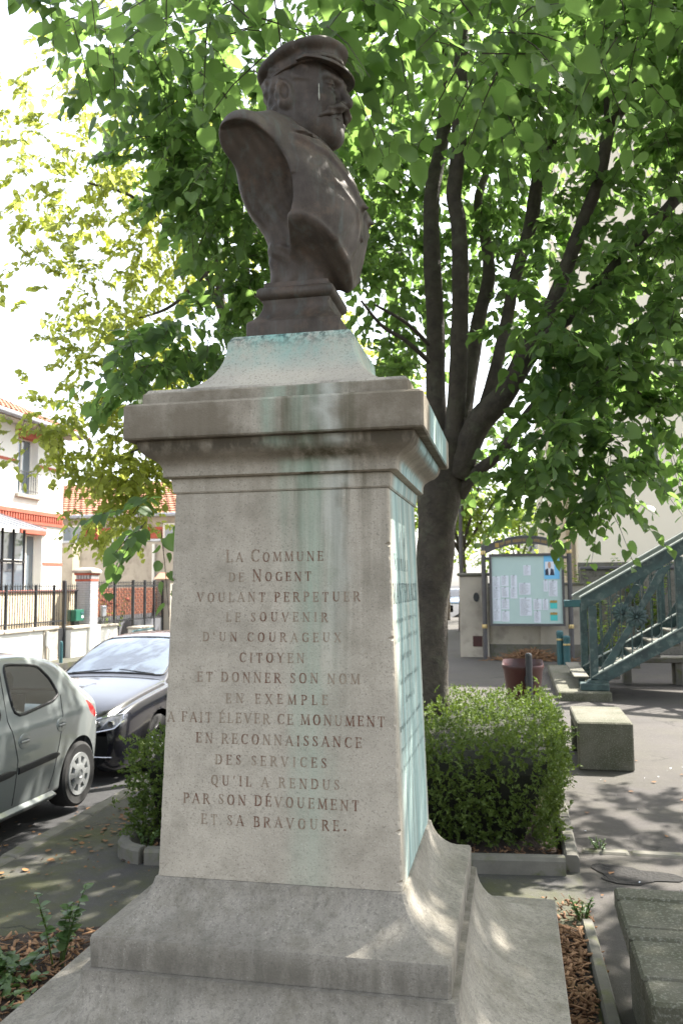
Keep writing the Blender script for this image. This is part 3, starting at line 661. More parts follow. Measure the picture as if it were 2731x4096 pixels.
# ------------------------------------------------------------------ cars
def crom(P, u):
    """Catmull-Rom through the stations"""
    n = len(P); i = np.clip(np.floor(u).astype(int), 0, n-2); t = (u-i)[:, None]
    g = lambda k: P[np.clip(i+k, 0, n-1)]
    a, b, c, d = g(-1), g(0), g(1), g(2)
    sh = (1,)*(b.ndim-1); t = t.reshape((-1,)+sh)
    return .5*(2*b+(c-a)*t+(2*a-5*b+4*c-d)*t*t+(3*b-a-3*c+d)*t**3)
def poly_sd(p, poly):
    poly = np.array(poly, float); d = np.full(len(p), 1e9); ins = np.zeros(len(p), bool); n = len(poly)
    for i in range(n):
        a, b = poly[i], poly[(i+1) % n]; e = b-a; w_ = p-a
        t = np.clip((w_@e)/(e@e), 0, 1); d = np.minimum(d, np.linalg.norm(w_-t[:, None]*e, axis=1))
        c1 = (a[1] <= p[:, 1]) != (b[1] <= p[:, 1]); xx = a[0]+(p[:, 1]-a[1])*e[0]/(e[1] if e[1] else 1e-9); ins ^= c1 & (p[:, 0] < xx)
    return np.where(ins, -d, d)
def rounded(poly, n=3, r=.22):
    """cut polygon corners into small arcs"""
    P = [np.array(p, float) for p in poly]; out = []
    for i, p in enumerate(P):
        a, b = P[i-1], P[(i+1) % len(P)]; u = p+(a-p)*r; v = p+(b-p)*r
        for k in range(n+1):
            t = k/n; out.append((1-t)**2*u+2*t*(1-t)*p+t*t*v)
    return out
def car_body(st, cx, g, wheels, R_arch, regions, parent, pm, N=230):
    """st: stations (y, zb, zbelt, half width, zroof, roof half width); regions: (part name, projection, polygon, material, side test)"""
    rows = []
    for y, zb, zs, wd, zr, wr in st:
        rows.append([(.80*wd, zb), (.95*wd, zb+.03), (.985*wd, zb+.14), (wd, zb+(zs-zb)*.52), (.995*wd, zs-.10), (.965*wd, zs-.01), (.965*wd+(wr-.965*wd)*.45, zs+(zr-zs)*.45), (wr+.015, zr-.075), (wr*.93, zr-.022), (wr*.72, zr-.002), (wr*.38, zr+.012), (0, zr+.017)])
    P = np.array(rows, float); Y = np.array([s[0] for s in st])[:, None]
    u = np.linspace(0, len(st)-1, N); Q = crom(P, u); yy = crom(Y, u)[:, 0]
    K = 118; v = np.linspace(0, P.shape[1]-1, K); Q = np.stack([crom(q, v) for q in Q])
    n, k = Q.shape[:2]; V = np.zeros((n, 2*k-1, 3)); V[:, :k, 0] = cx+Q[..., 0]; V[:, :k, 2] = g+Q[..., 1]; V[:, k:, 0] = cx-Q[:, -2::-1, 0]; V[:, k:, 2] = g+Q[:, -2::-1, 1]; V[..., 1] = yy[:, None]
    W = 2*k-1; V = V.reshape(-1, 3)
    I, J = np.meshgrid(np.arange(n-1), np.arange(W-1), indexing='ij'); f = np.stack([I*W+J, (I+1)*W+J, (I+1)*W+J+1, I*W+J+1], -1).reshape(-1, 4)
    # wheel arches
    for wy, wz in wheels:
        side = np.abs(V[:, 0]-cx) > .25; dd = np.hypot(V[:, 1]-wy, V[:, 2]-wz); low = V[:, 2] < g+.80
        nearv = side & low & (dd < R_arch)
        keep = ~np.all(nearv[f], axis=1); f = f[keep]
        mv = nearv & (dd > 1e-6); V[mv, 1] = wy+(V[mv, 1]-wy)*R_arch/dd[mv]; V[mv, 2] = wz+(V[mv, 2]-wz)*R_arch/dd[mv]
    c = V[f].mean(1); e1 = V[f[:, 1]]-V[f[:, 0]]; e2 = V[f[:, 3]]-V[f[:, 0]]; nr = np.cross(e1, e2); nr /= np.linalg.norm(nr, axis=1)[:, None]+1e-9
    out = np.sign((nr*(c-np.array([cx, yy.mean(), g+.6]))).sum(1)); nr *= out[:, None]
    if out.sum() < 0: f = f[:, ::-1]
    left = np.ones(len(f), bool)
    def sub(name, sel, m, par):
        ff = f[sel]
        if not len(ff): return None
        ids, inv = np.unique(ff, return_inverse=True); me = fast_mesh(name, V[ids], inv.ravel(), np.arange(len(ff))*4)
        return put(name, me, m, par, smooth=True)
    body = None; todo = []; seals = []
    for name, pr, poly, m, test in regions:
        p = {'yz': c[:, (1, 2)], 'xz': c[:, (0, 2)], 'xy': c[:, (0, 1)]}[pr]
        d = poly_sd(p, poly); ok = test(c, nr) & left
        if name.startswith('window') or name.startswith('wind'):
            for sg in ((1, -1) if pr == 'yz' else (0,)): todo.append((name, ok & (d < 0) & ((np.sign(c[:, 0]-cx) == sg) | (sg == 0)), m))
            left &= ~(ok & (d < 0)); seals.append((pr, poly, test))
        else:
            for sg in ((1, -1) if pr == 'yz' else (0,)): todo.append((name, ok & (d < 0) & ((np.sign(c[:, 0]-cx) == sg) | (sg == 0)), m))
            left &= ~(ok & (d < 0))
    body = sub('body', left, pm, parent)
    for name, sel, m in todo:
        sub(name.replace('windscreen_seal', 'window_seal'), sel, m, parent)
    vn = None
    for pr, poly, test in seals:                      # rubber seals round the panes
        ix = {'yz': (1, 2), 'xz': (0, 2), 'xy': (0, 1)}[pr]; ot = ({0, 1, 2}-set(ix)).pop()
        for sg in ((1, -1) if pr == 'yz' else (1,)):
            q = c[test(c, nr) & ((np.sign(c[:, 0]-cx) == sg) if pr == 'yz' else True)]
            if not len(q): continue
            pts = []
            for a, b in zip(poly, list(poly[1:])+[poly[0]]):
                a = np.array(a, float); b = np.array(b, float); k_ = max(1, int(np.linalg.norm(b-a)/.06))
                for t in range(k_):
                    p = a+(b-a)*t/k_; dd = ((q[:, ix]-p)**2).sum(1); j = np.argsort(dd)[:3]; P3_ = np.zeros(3); P3_[list(ix)] = p; P3_[ot] = q[j, ot].mean(); pts.append(P3_)
            put('window_seal', MB().tube(pts+[pts[0]], .013, 6), M['rubber'], parent, smooth=True)
    return V.reshape(n, W, 3), yy
def wheel(parent, x, y, z, r, side, hub='hubcap', holes=8, rim=.66):
    w_ = MB(); prof = [(rim*r, -.085), (r*.90, -.10), (r*.985, -.085), (r, -.05), (r, .05), (r*.985, .085), (r*.90, .10), (rim*r, .088)]
    rings = [[(x+side*t, y+a*math.cos(2*math.pi*k/32), z+a*math.sin(2*math.pi*k/32)) for k in range(32)] for a, t in prof]
    ty = put('tyre', w_.loft(rings, True, False), M['tyre'], parent, smooth=40)
    h = MB(); a0 = rim*r
    # disc with openings: spokes as wedges round a hub, a ring outside
    h.loft([[(x+side*t, y+a*math.cos(2*math.pi*k/32), z+a*math.sin(2*math.pi*k/32)) for k in range(32)] for a, t in ((a0, .082), (a0*.98, .096), (a0*.80, .094), (a0*.78, .07))], True, False)
    h.loft([[(x+side*t, y+a*math.cos(2*math.pi*k/24), z+a*math.sin(2*math.pi*k/24)) for k in range(24)] for a, t in ((a0*.52, .07), (a0*.50, .098), (a0*.2, .106), (a0*.17, .10), (0.004, .10))], True, True)
    for k in range(holes):
        for sg in (0,):
            a = 2*math.pi*k/holes; hw = .20*8/holes*.8; pp = []
            for rr, tt, hwid in ((a0*.46, .098, hw*1.35), (a0*.84, .094, hw*1.0)):
                for s_ in (-1, 1): pp.append((x+side*tt, y+rr*math.cos(a+s_*hwid), z+rr*math.sin(a+s_*hwid)))
            qq = [(p[0]-side*.03, p[1], p[2]) for p in pp]
            h.add(pp+qq, [(0, 1, 3, 2), (4, 6, 7, 5), (0, 4, 5, 1), (2, 3, 7, 6), (0, 2, 6, 4), (1, 5, 7, 3)])
    put(hub, h, M['hub'] if hub == 'hubcap' else M['chrome'], ty, smooth=40)
    put('wheel_well', MB().lathe((0, 0, 0), [(r*1.25, 0)], 4) if 0 else MB().tube([(x-side*.10, y, z), (x-side*.35, y, z)], r*.62, 20), M['rubber'], ty)
    return ty
# silver hatchback, parked facing us; its left flank shows
gz = -.215; CX = -4.70; RW = .285
sv = thing('parked_car', (CX, 5.5, gz), 'silver grey five door hatchback parked along the kerb with a black rubbing strip', 'car', 'cars parked along the kerb')
S1 = [(7.50, .36, .72, .60, .80, .53), (7.46, .28, .84, .72, .90, .58), (7.36, .24, .90, .775, 1.00, .62), (7.18, .21, .915, .81, 1.13, .65), (6.98, .2, .92, .825, 1.25, .665), (6.74, .19, .92, .83, 1.345, .67), (6.4, .18, .91, .83, 1.405, .67),
      (6.0, .18, .905, .83, 1.43, .67), (5.5, .18, .90, .83, 1.435, .67), (5.1, .18, .89, .83, 1.39, .655), (4.7, .18, .88, .83, 1.20, .63), (4.35, .18, .86, .825, .97, .66), (4.0, .19, .77, .81, .84, .68), (3.75, .22, .65, .74, .71, .58), (3.66, .30, .55, .60, .60, .48)]
flank = lambda c, n: (np.abs(c[:, 0]-CX) > .5) & (np.abs(n[:, 0]) > .45)
z0 = gz
rw = rounded([(6.02, z0+.925), (6.60, z0+.985), (6.70, z0+1.03), (6.62, z0+1.17), (6.46, z0+1.30), (6.02, z0+1.345), (5.985, z0+1.30)], 3, .25)
fw = rounded([(5.84, z0+.915), (5.80, z0+1.33), (5.25, z0+1.35), (4.75, z0+1.08), (4.62, z0+.90)], 3, .15)
tl = rounded([(7.15, z0+.925), (7.22, z0+.90), (7.42, z0+.73), (7.36, z0+.725), (7.20, z0+.80)], 3, .3)
V1, _ = car_body(S1, CX, z0, [(7.0, z0+RW), (4.45, z0+RW)], .335,
    [('window', 'yz', rw, M['carglass'], flank), ('window', 'yz', fw, M['carglass'], flank),
     ('windscreen', 'xy', rounded([(CX-.58, 5.05), (CX+.58, 5.05), (CX+.66, 4.42), (CX-.66, 4.42)]), M['carglass'], lambda c, n: (c[:, 2] > z0+.95) & (n[:, 1] < -.25)),
     ('window', 'xz', rounded([(CX-.55, z0+.97), (CX+.55, z0+.97), (CX+.52, z0+1.32), (CX-.52, z0+1.32)]), M['carglass'], lambda c, n: (n[:, 1] > .3) & (c[:, 1] > 6.6)),
     ('tail_lamp', 'yz', tl, M['tail'], lambda c, n: (np.abs(c[:, 0]-CX) > .35))], sv, M['silver'], 420)
def on_flank(V, y, z, cx, off=.002):
    a = V.reshape(-1, 3); a = a[a[:, 0] > cx+.3]; d = (a[:, 1]-y)**2+(a[:, 2]-z)**2; q = a[np.argsort(d)[:4]]
    return (q[:, 0].mean()+off, y, z)
def seam(V, pts, cx, parent, name='door_gap', r=.004, m='rubber'):
    P = []
    for (a, b), (c_, d) in zip(pts, pts[1:]):
        for t in np.linspace(0, 1, 9)[:-1]: P.append(on_flank(V, a+(c_-a)*t, b+(d-b)*t, cx, 0))
    P.append(on_flank(V, *pts[-1], cx, 0)); return put(name, MB().tube(P, r, 6), M[m], parent)
seam(V1, [(5.93, z0+1.36), (5.92, z0+.92), (6.02, z0+.60), (5.98, z0+.26)], CX, sv)
seam(V1, [(6.73, z0+1.02), (6.70, z0+.88), (6.64, z0+.66), (6.55, z0+.38), (6.50, z0+.27)], CX, sv)
def strip(V, y0, y1, za, zb_, cx, parent):
    rings = []
    for t in np.linspace(0, 1, 14):
        y = y0+(y1-y0)*t; z = za+(zb_-za)*t; p = on_flank(V, y, z, cx, 0)[0]; h = .030*(1 if t < .9 else 1-(t-.9)*6)
        rings.append([(p-.004, y, z-h), (p+.012, y, z-h*.8), (p+.016, y, z), (p+.012, y, z+h*.8), (p-.004, y, z+h)])
    put('rubbing_strip', MB().loft(rings, True, True), M['rubber'], parent, smooth=40)
strip(V1, 5.05, 5.99, z0+.50, z0+.515, CX, sv); strip(V1, 6.03, 6.62, z0+.515, z0+.535, CX, sv)
for hy, hz in ((6.10, z0+.735), (6.66, z0+.775)):
    p = on_flank(V1, hy, hz, CX, 0); mb = MB(); n = 16
    mb.loft([[(p[0]+t, hy+a*1.15*math.cos(2*math.pi*k/n), hz+a*.9*math.sin(2*math.pi*k/n)) for k in range(n)] for a, t in ((.068, -.006), (.066, .004), (.058, .007), (.02, .001))], True, True)
    h_ = put('door_handle', mb, M['silver'], sv, smooth=50)
    put('grip', MB().box(p[0]+.004, hy-.06, hz-.012, p[0]+.016, hy+.06, hz+.012, .006), M['silver'], h_)
put('sill', MB().box(CX+.74, 4.85, z0+.17, CX+.835, 6.62, z0+.24, .03), M['silver'], sv)
for wy in (7.0, 4.45): wheel(sv, CX+.725, wy, z0+RW, RW, 1); wheel(sv, CX-.725, wy, z0+RW, RW, -1)
put('exhaust_guard', MB().box(CX-.55, 7.40, z0+.24, CX+.6, 7.53, z0+.36, .04), M['silver'], sv)
put('underbody', MB().box(CX-.66, 3.95, z0+.19, CX+.66, 7.3, z0+.5), M['rubber'], sv)
def seats(parent, cx, g, y_front, y_rear):
    for s_ in (-1, 1):
        for y in (y_front, y_rear):
            put('seat', MB().box(cx+s_*.38-.24, y-.42, g+.52, cx+s_*.38+.24, y+.05, g+.64, .05).prism([(y, g+.60), (y+.14, g+1.06), (y+.22, g+1.06), (y+.16, g+.60)], cx+s_*.38-.22, cx+s_*.38+.22, 'x'), M['seat'], parent)
            put('headrest', MB().box(cx+s_*.38-.12, y+.12, g+1.07, cx+s_*.38+.12, y+.22, g+1.24, .04), M['seat'], parent)
    put('steering_wheel', MB().tube([(cx+.36+.17*math.cos(a), y_front-.55+.05*math.sin(a), g+.90+.16*math.sin(a)) for a in np.linspace(0, 2*math.pi, 21)], .015, 6), M['rubber'], parent)
    put('dashboard', MB().box(cx-.68, y_front-1.1, g+.55, cx+.68, y_front-.68, g+.86, .06), M['rubber'], parent)
seats(sv, CX, gz, 5.45, 6.25)
# black saloon behind it
gb = -.365; CB = -4.93; RB = .325
bk = thing('parked_car', (CB, 10.5, gb), 'glossy black saloon facing us behind the silver hatchback, sky mirrored on its bonnet', 'car', 'cars parked along the kerb')
S2 = [(8.13, .26, .60, .74, .66, .60), (8.16, .19, .69, .82, .74, .66), (8.28, .17, .77, .875, .81, .71), (8.55, .17, .83, .905, .875, .75), (9.0, .17, .875, .91, .935, .76), (9.45, .17, .91, .915, .985, .77), (9.62, .17, .92, .915, 1.01, .76), (9.95, .17, .925, .915, 1.16, .70), (10.35, .17, .93, .915, 1.33, .65), (10.75, .17, .93, .915, 1.425, .62),
      (11.3, .17, .935, .915, 1.455, .62), (11.9, .17, .94, .91, 1.42, .615), (12.3, .18, .94, .90, 1.28, .62), (12.65, .19, .93, .88, 1.08, .68), (12.9, .24, .88, .82, .96, .66), (12.98, .34, .75, .7, .82, .55)]
fr = lambda c, n: (c[:, 1] < 9.0) & (n[:, 1] < -.12)
fl2 = lambda c, n: (np.abs(c[:, 0]-CB) > .5) & (np.abs(n[:, 0]) > .45)
sides = []
for s in (-1, 1):
    sides.append(('headlamp', 'xz', rounded([(CB+s*.47, gb+.62), (CB+s*.52, gb+.70), (CB+s*.84, gb+.775), (CB+s*.86, gb+.70), (CB+s*.80, gb+.63), (CB+s*.58, gb+.585)], 3, .2), M['lens'], lambda c, n: (c[:, 1] < 8.75)))
V2, _ = car_body(S2, CB, gb, [(9.05, gb+RB), (11.85, gb+RB)], .385,
    [('windscreen', 'xy', rounded([(CB-.68, 9.66), (CB+.68, 9.66), (CB+.56, 10.62), (CB-.56, 10.62)], 3, .08), M['screen'], lambda c, n: (c[:, 2] > gb+.98) & (n[:, 2] > .2)),
     ('window', 'yz', rounded([(10.0, gb+.97), (10.7, gb+1.33), (11.2, gb+1.36), (11.2, gb+.97)], 3, .1), M['carglass'], fl2), ('window', 'yz', rounded([(11.28, gb+.97), (11.28, gb+1.36), (11.8, gb+1.32), (12.1, gb+1.0)], 3, .1), M['carglass'], fl2)]+sides+
    [('grille', 'xz', rounded([(CB-.46, gb+.68), (CB+.46, gb+.68), (CB+.40, gb+.55), (CB-.40, gb+.55)], 2, .1), M['rubber'], fr)], bk, M['black'], 420)
def on_front(V, x, z, off=.006):
    a = V.reshape(-1, 3); a = a[a[:, 1] < 9.0]; d = (a[:, 0]-x)**2+(a[:, 2]-z)**2; q = a[np.argsort(d)[:3]]; return (x, q[:, 1].mean()-off, z)
for s in (-1, 1):
    ring = [(.47, .63), (.52, .70), (.68, .742), (.84, .765), (.86, .70), (.80, .63), (.58, .585), (.47, .63)]
    P_ = [on_front(V2, CB+s*(a+(c_-a)*t), gb+b+(d-b)*t) for (a, b), (c_, d) in zip(ring, ring[1:]) for t in np.linspace(0, 1, 5)[:-1]]
    put('lamp_trim', MB().tube(P_+[P_[0]], .009, 6), M['chrome'], bk)
    for hx_ in (.60, .76):
        p = on_front(V2, CB+s*hx_, gb+.675); put('lamp_projector', MB().tube([(p[0], p[1]-.006, p[2]), (p[0], p[1]+.05, p[2])], [.034, .040], 14), M['chrome'], bk)
for i in range(4):
    z = gb+.565+.031*i; put('grille_bar', MB().tube([on_front(V2, CB+t*(.43+.01*i), z) for t in np.linspace(-1, 1, 15)], .006, 6), M['chrome'], bk)
put('licence_plate', MB().box(CB-.26, 8.10, gb+.38, CB+.26, 8.125, gb+.48, .006), M['grey_steel'], bk)
put('lower_grille', MB().box(CB-.60, 8.13, gb+.22, CB+.60, 8.2, gb+.33, .02), M['rubber'], bk)
put('bumper_lip', MB().tube([on_front(V2, CB+t*.78, gb+.335) for t in np.linspace(-1, 1, 15)], .006, 6), M['chrome'], bk)
for s in (-1, 1):
    mi = MB(); 
    for (a, b) in ((0, 0),): mi.loft([[(CB+s*(.93+dx), 9.98+dy+r*.55*math.cos(2*math.pi*k/14), gb+1.04+r*.7*math.sin(2*math.pi*k/14)) for k in range(14)] for dx, dy, r in ((0, .02, .05), (.03, 0, .10), (.14, .03, .105), (.21, .07, .075), (.235, .09, .03))], True, True)
    put('mirror', mi, M['black'], bk, smooth=50)
for k in (-1, 1): put('wiper', MB().tube([(CB+k*.55, 9.66, gb+1.035), (CB+k*.05, 9.74, gb+1.075)], .008, 5), M['rubber'], bk)
seats(bk, CB, gb, 10.95, 11.75)
for wy in (9.05, 11.85): wheel(bk, CB+.81, wy, gb+RB, RB, 1, 'rim', 5); wheel(bk, CB-.81, wy, gb+RB, RB, -1, 'rim', 5)
put('underbody', MB().box(CB-.7, 8.4, gb+.18, CB+.7, 12.7, gb+.5), M['rubber'], bk)
# a car far down the side street
fc = thing('parked_car', (-3.0, 46, 0), 'small blue grey car far off down the sunny street beside the linden trunk', 'car')
S3 = [(y-8.2+44, *r) for y, *r in S2]
CF = -3.0
V3, _ = car_body(S3, CF, 0, [(44.9, .32), (47.6, .32)], .38,
    [('windscreen', 'xy', [(CF-.68, 45.45), (CF+.68, 45.45), (CF+.56, 46.4), (CF-.56, 46.4)], M['carglass'], lambda c, n: (c[:, 2] > .98) & (n[:, 2] > .2)),
     ('window', 'yz', [(45.8, .97), (46.5, 1.33), (47.6, 1.33), (47.9, 1.0)], M['carglass'], lambda c, n: np.abs(c[:, 0]-CF) > .5)], fc, M['bluecar'], 60)
for wy in (44.9, 47.6): wheel(fc, CF+.8, wy, .32, .32, 1); wheel(fc, CF-.8, wy, .32, .32, -1)

# ------------------------------------------------------------------ left side of the street: wall, fence, gates, houses
XW = -12.2; GF = -.2
def bar_mesh(h, r=.009, tip=True, name='bar'):
    m = MB().box(-r, -r, 0, r, r, h)
    if tip:
        m.add([(0, -.006, h), (0, -.028, h+.05), (0, 0, h+.13), (0, .028, h+.05), (.008, 0, h+.04), (-.008, 0, h+.04)], [(0, 3, 4), (3, 2, 4), (2, 1, 4), (1, 0, 4), (0, 5, 3), (3, 5, 2), (2, 5, 1), (1, 5, 0)])
        for s in (-1, 1): m.add([(-.004, s*.006, h-.02), (-.004, s*.045, h+.06), (.004, s*.045, h+.06), (.004, s*.006, h+.01)], [(0, 1, 2, 3)])
    return m
def bars(parent, x, y0, y1, z0_, z1, step=.108):
    me = mesh_from('bar', bar_mesh(z1-z0_).v, bar_mesh(z1-z0_).f); me.materials.append(M['iron']); n = int((y1-y0)/step)
    for i in range(n): inst('bar', me, (x, y0+step*(i+.5), z0_), parent)
lw = thing('garden_wall', (XW, 18.5, GF), 'low sunlit white wall with a pale coping under the black railings, pipe on its end', 'wall')
put('wall', MB().box(XW-.14, 15.5, GF-.1, XW+.14, 20.42, .60), M['white_wall'], lw)
for i in range(4): put('coping', MB().box(XW-.20, 15.5+i*1.24, .603, XW+.20, 15.5+i*1.24+1.23, .70, .025), M['beige'], lw)
put('end_pier', MB().box(XW-.16, 19.75, GF-.1, XW+.165, 20.43, .601), M['beige'], lw)
put('downpipe', MB().tube([(XW+.20, 19.85, .58), (XW+.20, 19.85, .22), (XW+.23, 19.92, .12), (XW+.23, 19.92, GF)], .04, 10), M['white_wall'], lw)
fn_ = thing('iron_railing', (XW, 18.5, .70), 'black spear topped iron railings on the low white wall', 'fence', 'iron railings and gates')
bars(fn_, XW, 16.9, 20.88, .70, 1.72)
for z in (.80, 1.62): put('rail', MB().box(XW-.02, 16.9, z, XW+.02, 20.88, z+.035), M['iron'], fn_)
for y in (17.4, 18.3, 19.6): put('post', MB().box(XW-.03, y-.03, .70, XW+.03, y+.03, 1.80), M['iron'], fn_)
pg = thing('iron_gate', (XW, 21.2, GF), 'narrow black iron gate with a solid lower panel between white piers', 'gate', 'iron railings and gates')
put('panel', MB().box(XW-.02, 20.5, GF+.05, XW+.02, 20.95, .62, .004), M['iron'], pg)
put('post', MB().box(XW-.045, 20.95, GF, XW+.045, 21.04, 1.92, .01), M['iron'], pg)
put('post', MB().box(XW-.03, 20.46, GF, XW+.03, 20.51, 1.80, .01), M['iron'], pg)
fl_ = thing('iron_railing', (XW, 21.3, .66), 'short stretch of black railings between the narrow gate and the brick pillar', 'fence', 'iron railings and gates')
bars(fl_, XW, 21.06, 21.72, .70, 1.72)
put('rail', MB().box(XW-.02, 21.06, 1.62, XW+.02, 21.72, 1.655), M['iron'], fl_)
put('sheet', MB().box(XW-.016, 21.55, .70, XW-.012, 21.72, 1.62), M['iron'], fl_)
lp = thing('gate_pier', (XW, 21.4, GF), 'low white pier with a moulded coping under the green mailbox', 'pier')
put('shaft', MB().box(XW-.2, 21.06, GF-.1, XW+.2, 21.95, .55), M['white_wall'], lp)
put('coping', MB().box(XW-.25, 21.05, .553, XW+.25, 22.0, .66, .03), M['beige'], lp)
gm = thing('mailbox', (XW+.1, 21.55, .70), 'dark green metal mailbox on the low pier beside the brick pillar', 'mailbox')
put('box', MB().box(XW-.12, 21.36, .78, XW+.16, 21.80, 1.10, .01), M['green_box'], gm)
put('flap', MB().box(XW+.161, 21.62, .98, XW+.172, 21.78, 1.03, .002), M['teal'], gm); put('notice', MB().box(XW+.161, 21.66, .86, XW+.166, 21.76, .93), M['paper'], gm)
put('bracket', MB().box(XW-.05, 21.45, .663, XW+.05, 21.75, .778), M['iron'], gm)
def brick_faces(parent, x0, x1, y0, y1, z0_, z1, m, bl, bh, faces, jt=.010):
    """courses of single bricks standing 6 mm proud of a mortar core"""
    nz = max(1, round((z1-z0_)/bh)); h = (z1-z0_)/nz; d = .016
    mes = {}
    def brick(a, b, zc, face):
        L = round(b-a-jt, 4)
        if L < .02: return
        key = (face[0], L)
        if key not in mes:
            q = MB().box(-L/2, -d/2, -(h-jt)/2, L/2, d/2, (h-jt)/2, .003) if face[0] == 'x' else MB().box(-d/2, -L/2, -(h-jt)/2, d/2, L/2, (h-jt)/2, .003)
            mes[key] = mesh_from('brick', q.v, q.f); fixn(mes[key]); mes[key].materials.append(m)
        c = (a+b)/2; pr = rng.uniform(-.002, .002)
        loc = (c, (y0-d/2+.009+pr) if face == 'x-' else (y1), zc) if face[0] == 'x' else ((x1+d/2-.009+pr), c, zc)
        inst('brick', mes[key], loc, parent)
    for f_ in faces:
        a0, a1 = (x0, x1) if f_[0] == 'x' else (y0, y1)
        for i in range(nz):
            zc = z0_+h*(i+.5); o = (bl/2 if i % 2 else 0); a = a0; e = a0+(bl-o if o else bl)
            while a < a1-.01:
                brick(a, min(e, a1), zc, f_); a = e; e = a+bl
bp = thing('brick_pillar', (XW, 22.15, GF), 'pale grey glazed brick pillar with red brick bands and a stone cap', 'pillar')
px0, px1, py0, py1 = XW-.23, XW+.23, 22.0, 22.46
put('core', MB().box(px0+.006, py0+.006, GF-.1, px1-.006, py1-.006, 2.16), M['mortar'], bp)
brick_faces(bp, px0, px1, py0, py1, .62, 1.90, M['brick_gl'], .225, .068, ('x-', 'y+'))
put('plaster_foot', MB().box(px0-.03, py0-.04, GF-.1, px1+.05, py1+.1, .615), M['white_wall'], bp)
put('red_band', MB().box(px0-.02, py0-.02, 1.90, px1+.02, py1+.02, 1.965, .01), M['brick_red'], bp)
for i in range(5):
    put('dentil', MB().box(px1+.001, py0+.02+i*.09, 1.967, px1+.03, py0+.07+i*.09, 2.075), M['brick_gl'], bp)
    put('dentil', MB().box(px0+.02+i*.09, py0-.03, 1.967, px0+.07+i*.09, py0-.001, 2.075), M['brick_gl'], bp)
put('red_band', MB().box(px0-.04, py0-.04, 2.077, px1+.04, py1+.04, 2.14, .01), M['brick_red'], bp)
put('cap', MB().square((XW, 22.23), [(.31, 2.142), (.31, 2.20), (.27, 2.25), (.12, 2.30)]), M['beige'], bp)
ip = thing('intercom', (XW+.1, 23.1, 1.0), 'small pale grey letter box on the black railings right of the brick pillar', 'letter box')
put('box', MB().box(XW+.03, 22.98, .85, XW+.12, 23.22, 1.17, .01), M['zinc'], ip); put('slot', MB().box(XW+.121, 23.02, 1.09, XW+.124, 23.18, 1.12), M['ink'], ip)
mw = thing('garden_wall', (XW, 23.0, GF), 'short low white wall between the brick pillar and the wide gate', 'wall')
put('wall', MB().box(XW-.14, 22.58, GF-.1, XW+.14, 23.9, .52), M['white_wall'], mw); put('coping', MB().box(XW-.19, 22.57, .523, XW+.19, 23.92, .60, .02), M['beige'], mw)
wg = thing('iron_gate', (XW, 25.5, GF), 'wide black iron gate with grey steel lower panels and spear tops', 'gate', 'iron railings and gates')
bars(wg, XW, 22.6, 27.5, .62, 1.82, .112)
for y in (22.75, 23.95, 25.25, 26.1, 26.85, 27.55): put('post', MB().box(XW-.035, y-.035, GF, XW+.035, y+.035, 1.95), M['iron'], wg)
for z in (.66, 1.74): put('rail', MB().box(XW-.02, 22.6, z, XW+.02, 27.5, z+.04), M['iron'], wg)
for a, b in ((25.29, 26.06), (26.14, 26.81), (26.89, 27.5)): put('panel', MB().box(XW-.015, a, GF+.06, XW+.015, b, .64), M['grey_steel'], wg)
put('panel', MB().box(XW-.015, 23.99, GF+.06, XW+.015, 24.25, .64), M['iron'], wg)
l2 = thing('gate_pier', (XW+.5, 24.6, GF), 'low square white pier standing in front of the wide iron gate', 'pier')
put('shaft', MB().box(XW+.3, 24.3, GF-.1, XW+.7, 25.2, .40), M['white_wall'], l2); put('coping', MB().box(XW+.26, 24.26, .403, XW+.74, 25.24, .48, .02), M['beige'], l2)
ep = thing('gate_pier', (XW, 28.0, GF), 'tall beige rendered pier with a sloping tiled cap right of the wide gate', 'pier')
put('shaft', MB().box(XW-.25, 27.65, GF-.1, XW+.25, 28.4, 2.0), M['beige'], ep)
put('cap', MB().prism([(27.55, 2.0), (28.5, 2.0), (28.03, 2.22)], XW-.33, XW+.33, 'x'), M['tile'], ep)
br_ = thing('street_barrier', (XW+1.1, 23.6, GF), 'teal tubular street barrier in front of the low white walls', 'barrier')
put('frame', MB().tube([(XW+1.1, 22.9, GF), (XW+1.1, 22.9, .36), (XW+1.1, 23.0, .42), (XW+1.1, 24.4, .42), (XW+1.1, 24.5, .36), (XW+1.1, 24.5, GF)], .03, 8), M['teal'], br_); put('mid_rail', MB().tube([(XW+1.1, 22.9, .1), (XW+1.1, 24.5, .1)], .02, 8), M['teal'], br_)
tp = thing('bollard', (XW+.75, 19.3, GF), 'teal post in front of the sunlit white wall', 'bollard', 'teal street bollards')
put('post', MB().lathe((XW+.75, 19.6, GF), [(.045, 0), (.045, .50), (.038, .54), (.01, .555)], 14), M['teal'], tp)
# brick garden wall with a rose behind the wide gate
bw = thing('brick_wall', (-13.3, 27, GF), 'orange red brick wall behind the wide iron gate', 'wall')
BX = -13.3
put('core', MB().box(BX-.2, 24.6, GF, BX-.007, 30.4, 1.70), M['mortar'], bw)
brick_faces(bw, BX-.2, BX, 24.6, 30.4, .75, 1.70, M['brick_or'], .32, .105, ('y+',), .014)
put('base_render', MB().box(BX-.19, 24.6, GF, BX+.03, 30.4, .74), M['grey_steel'], bw)
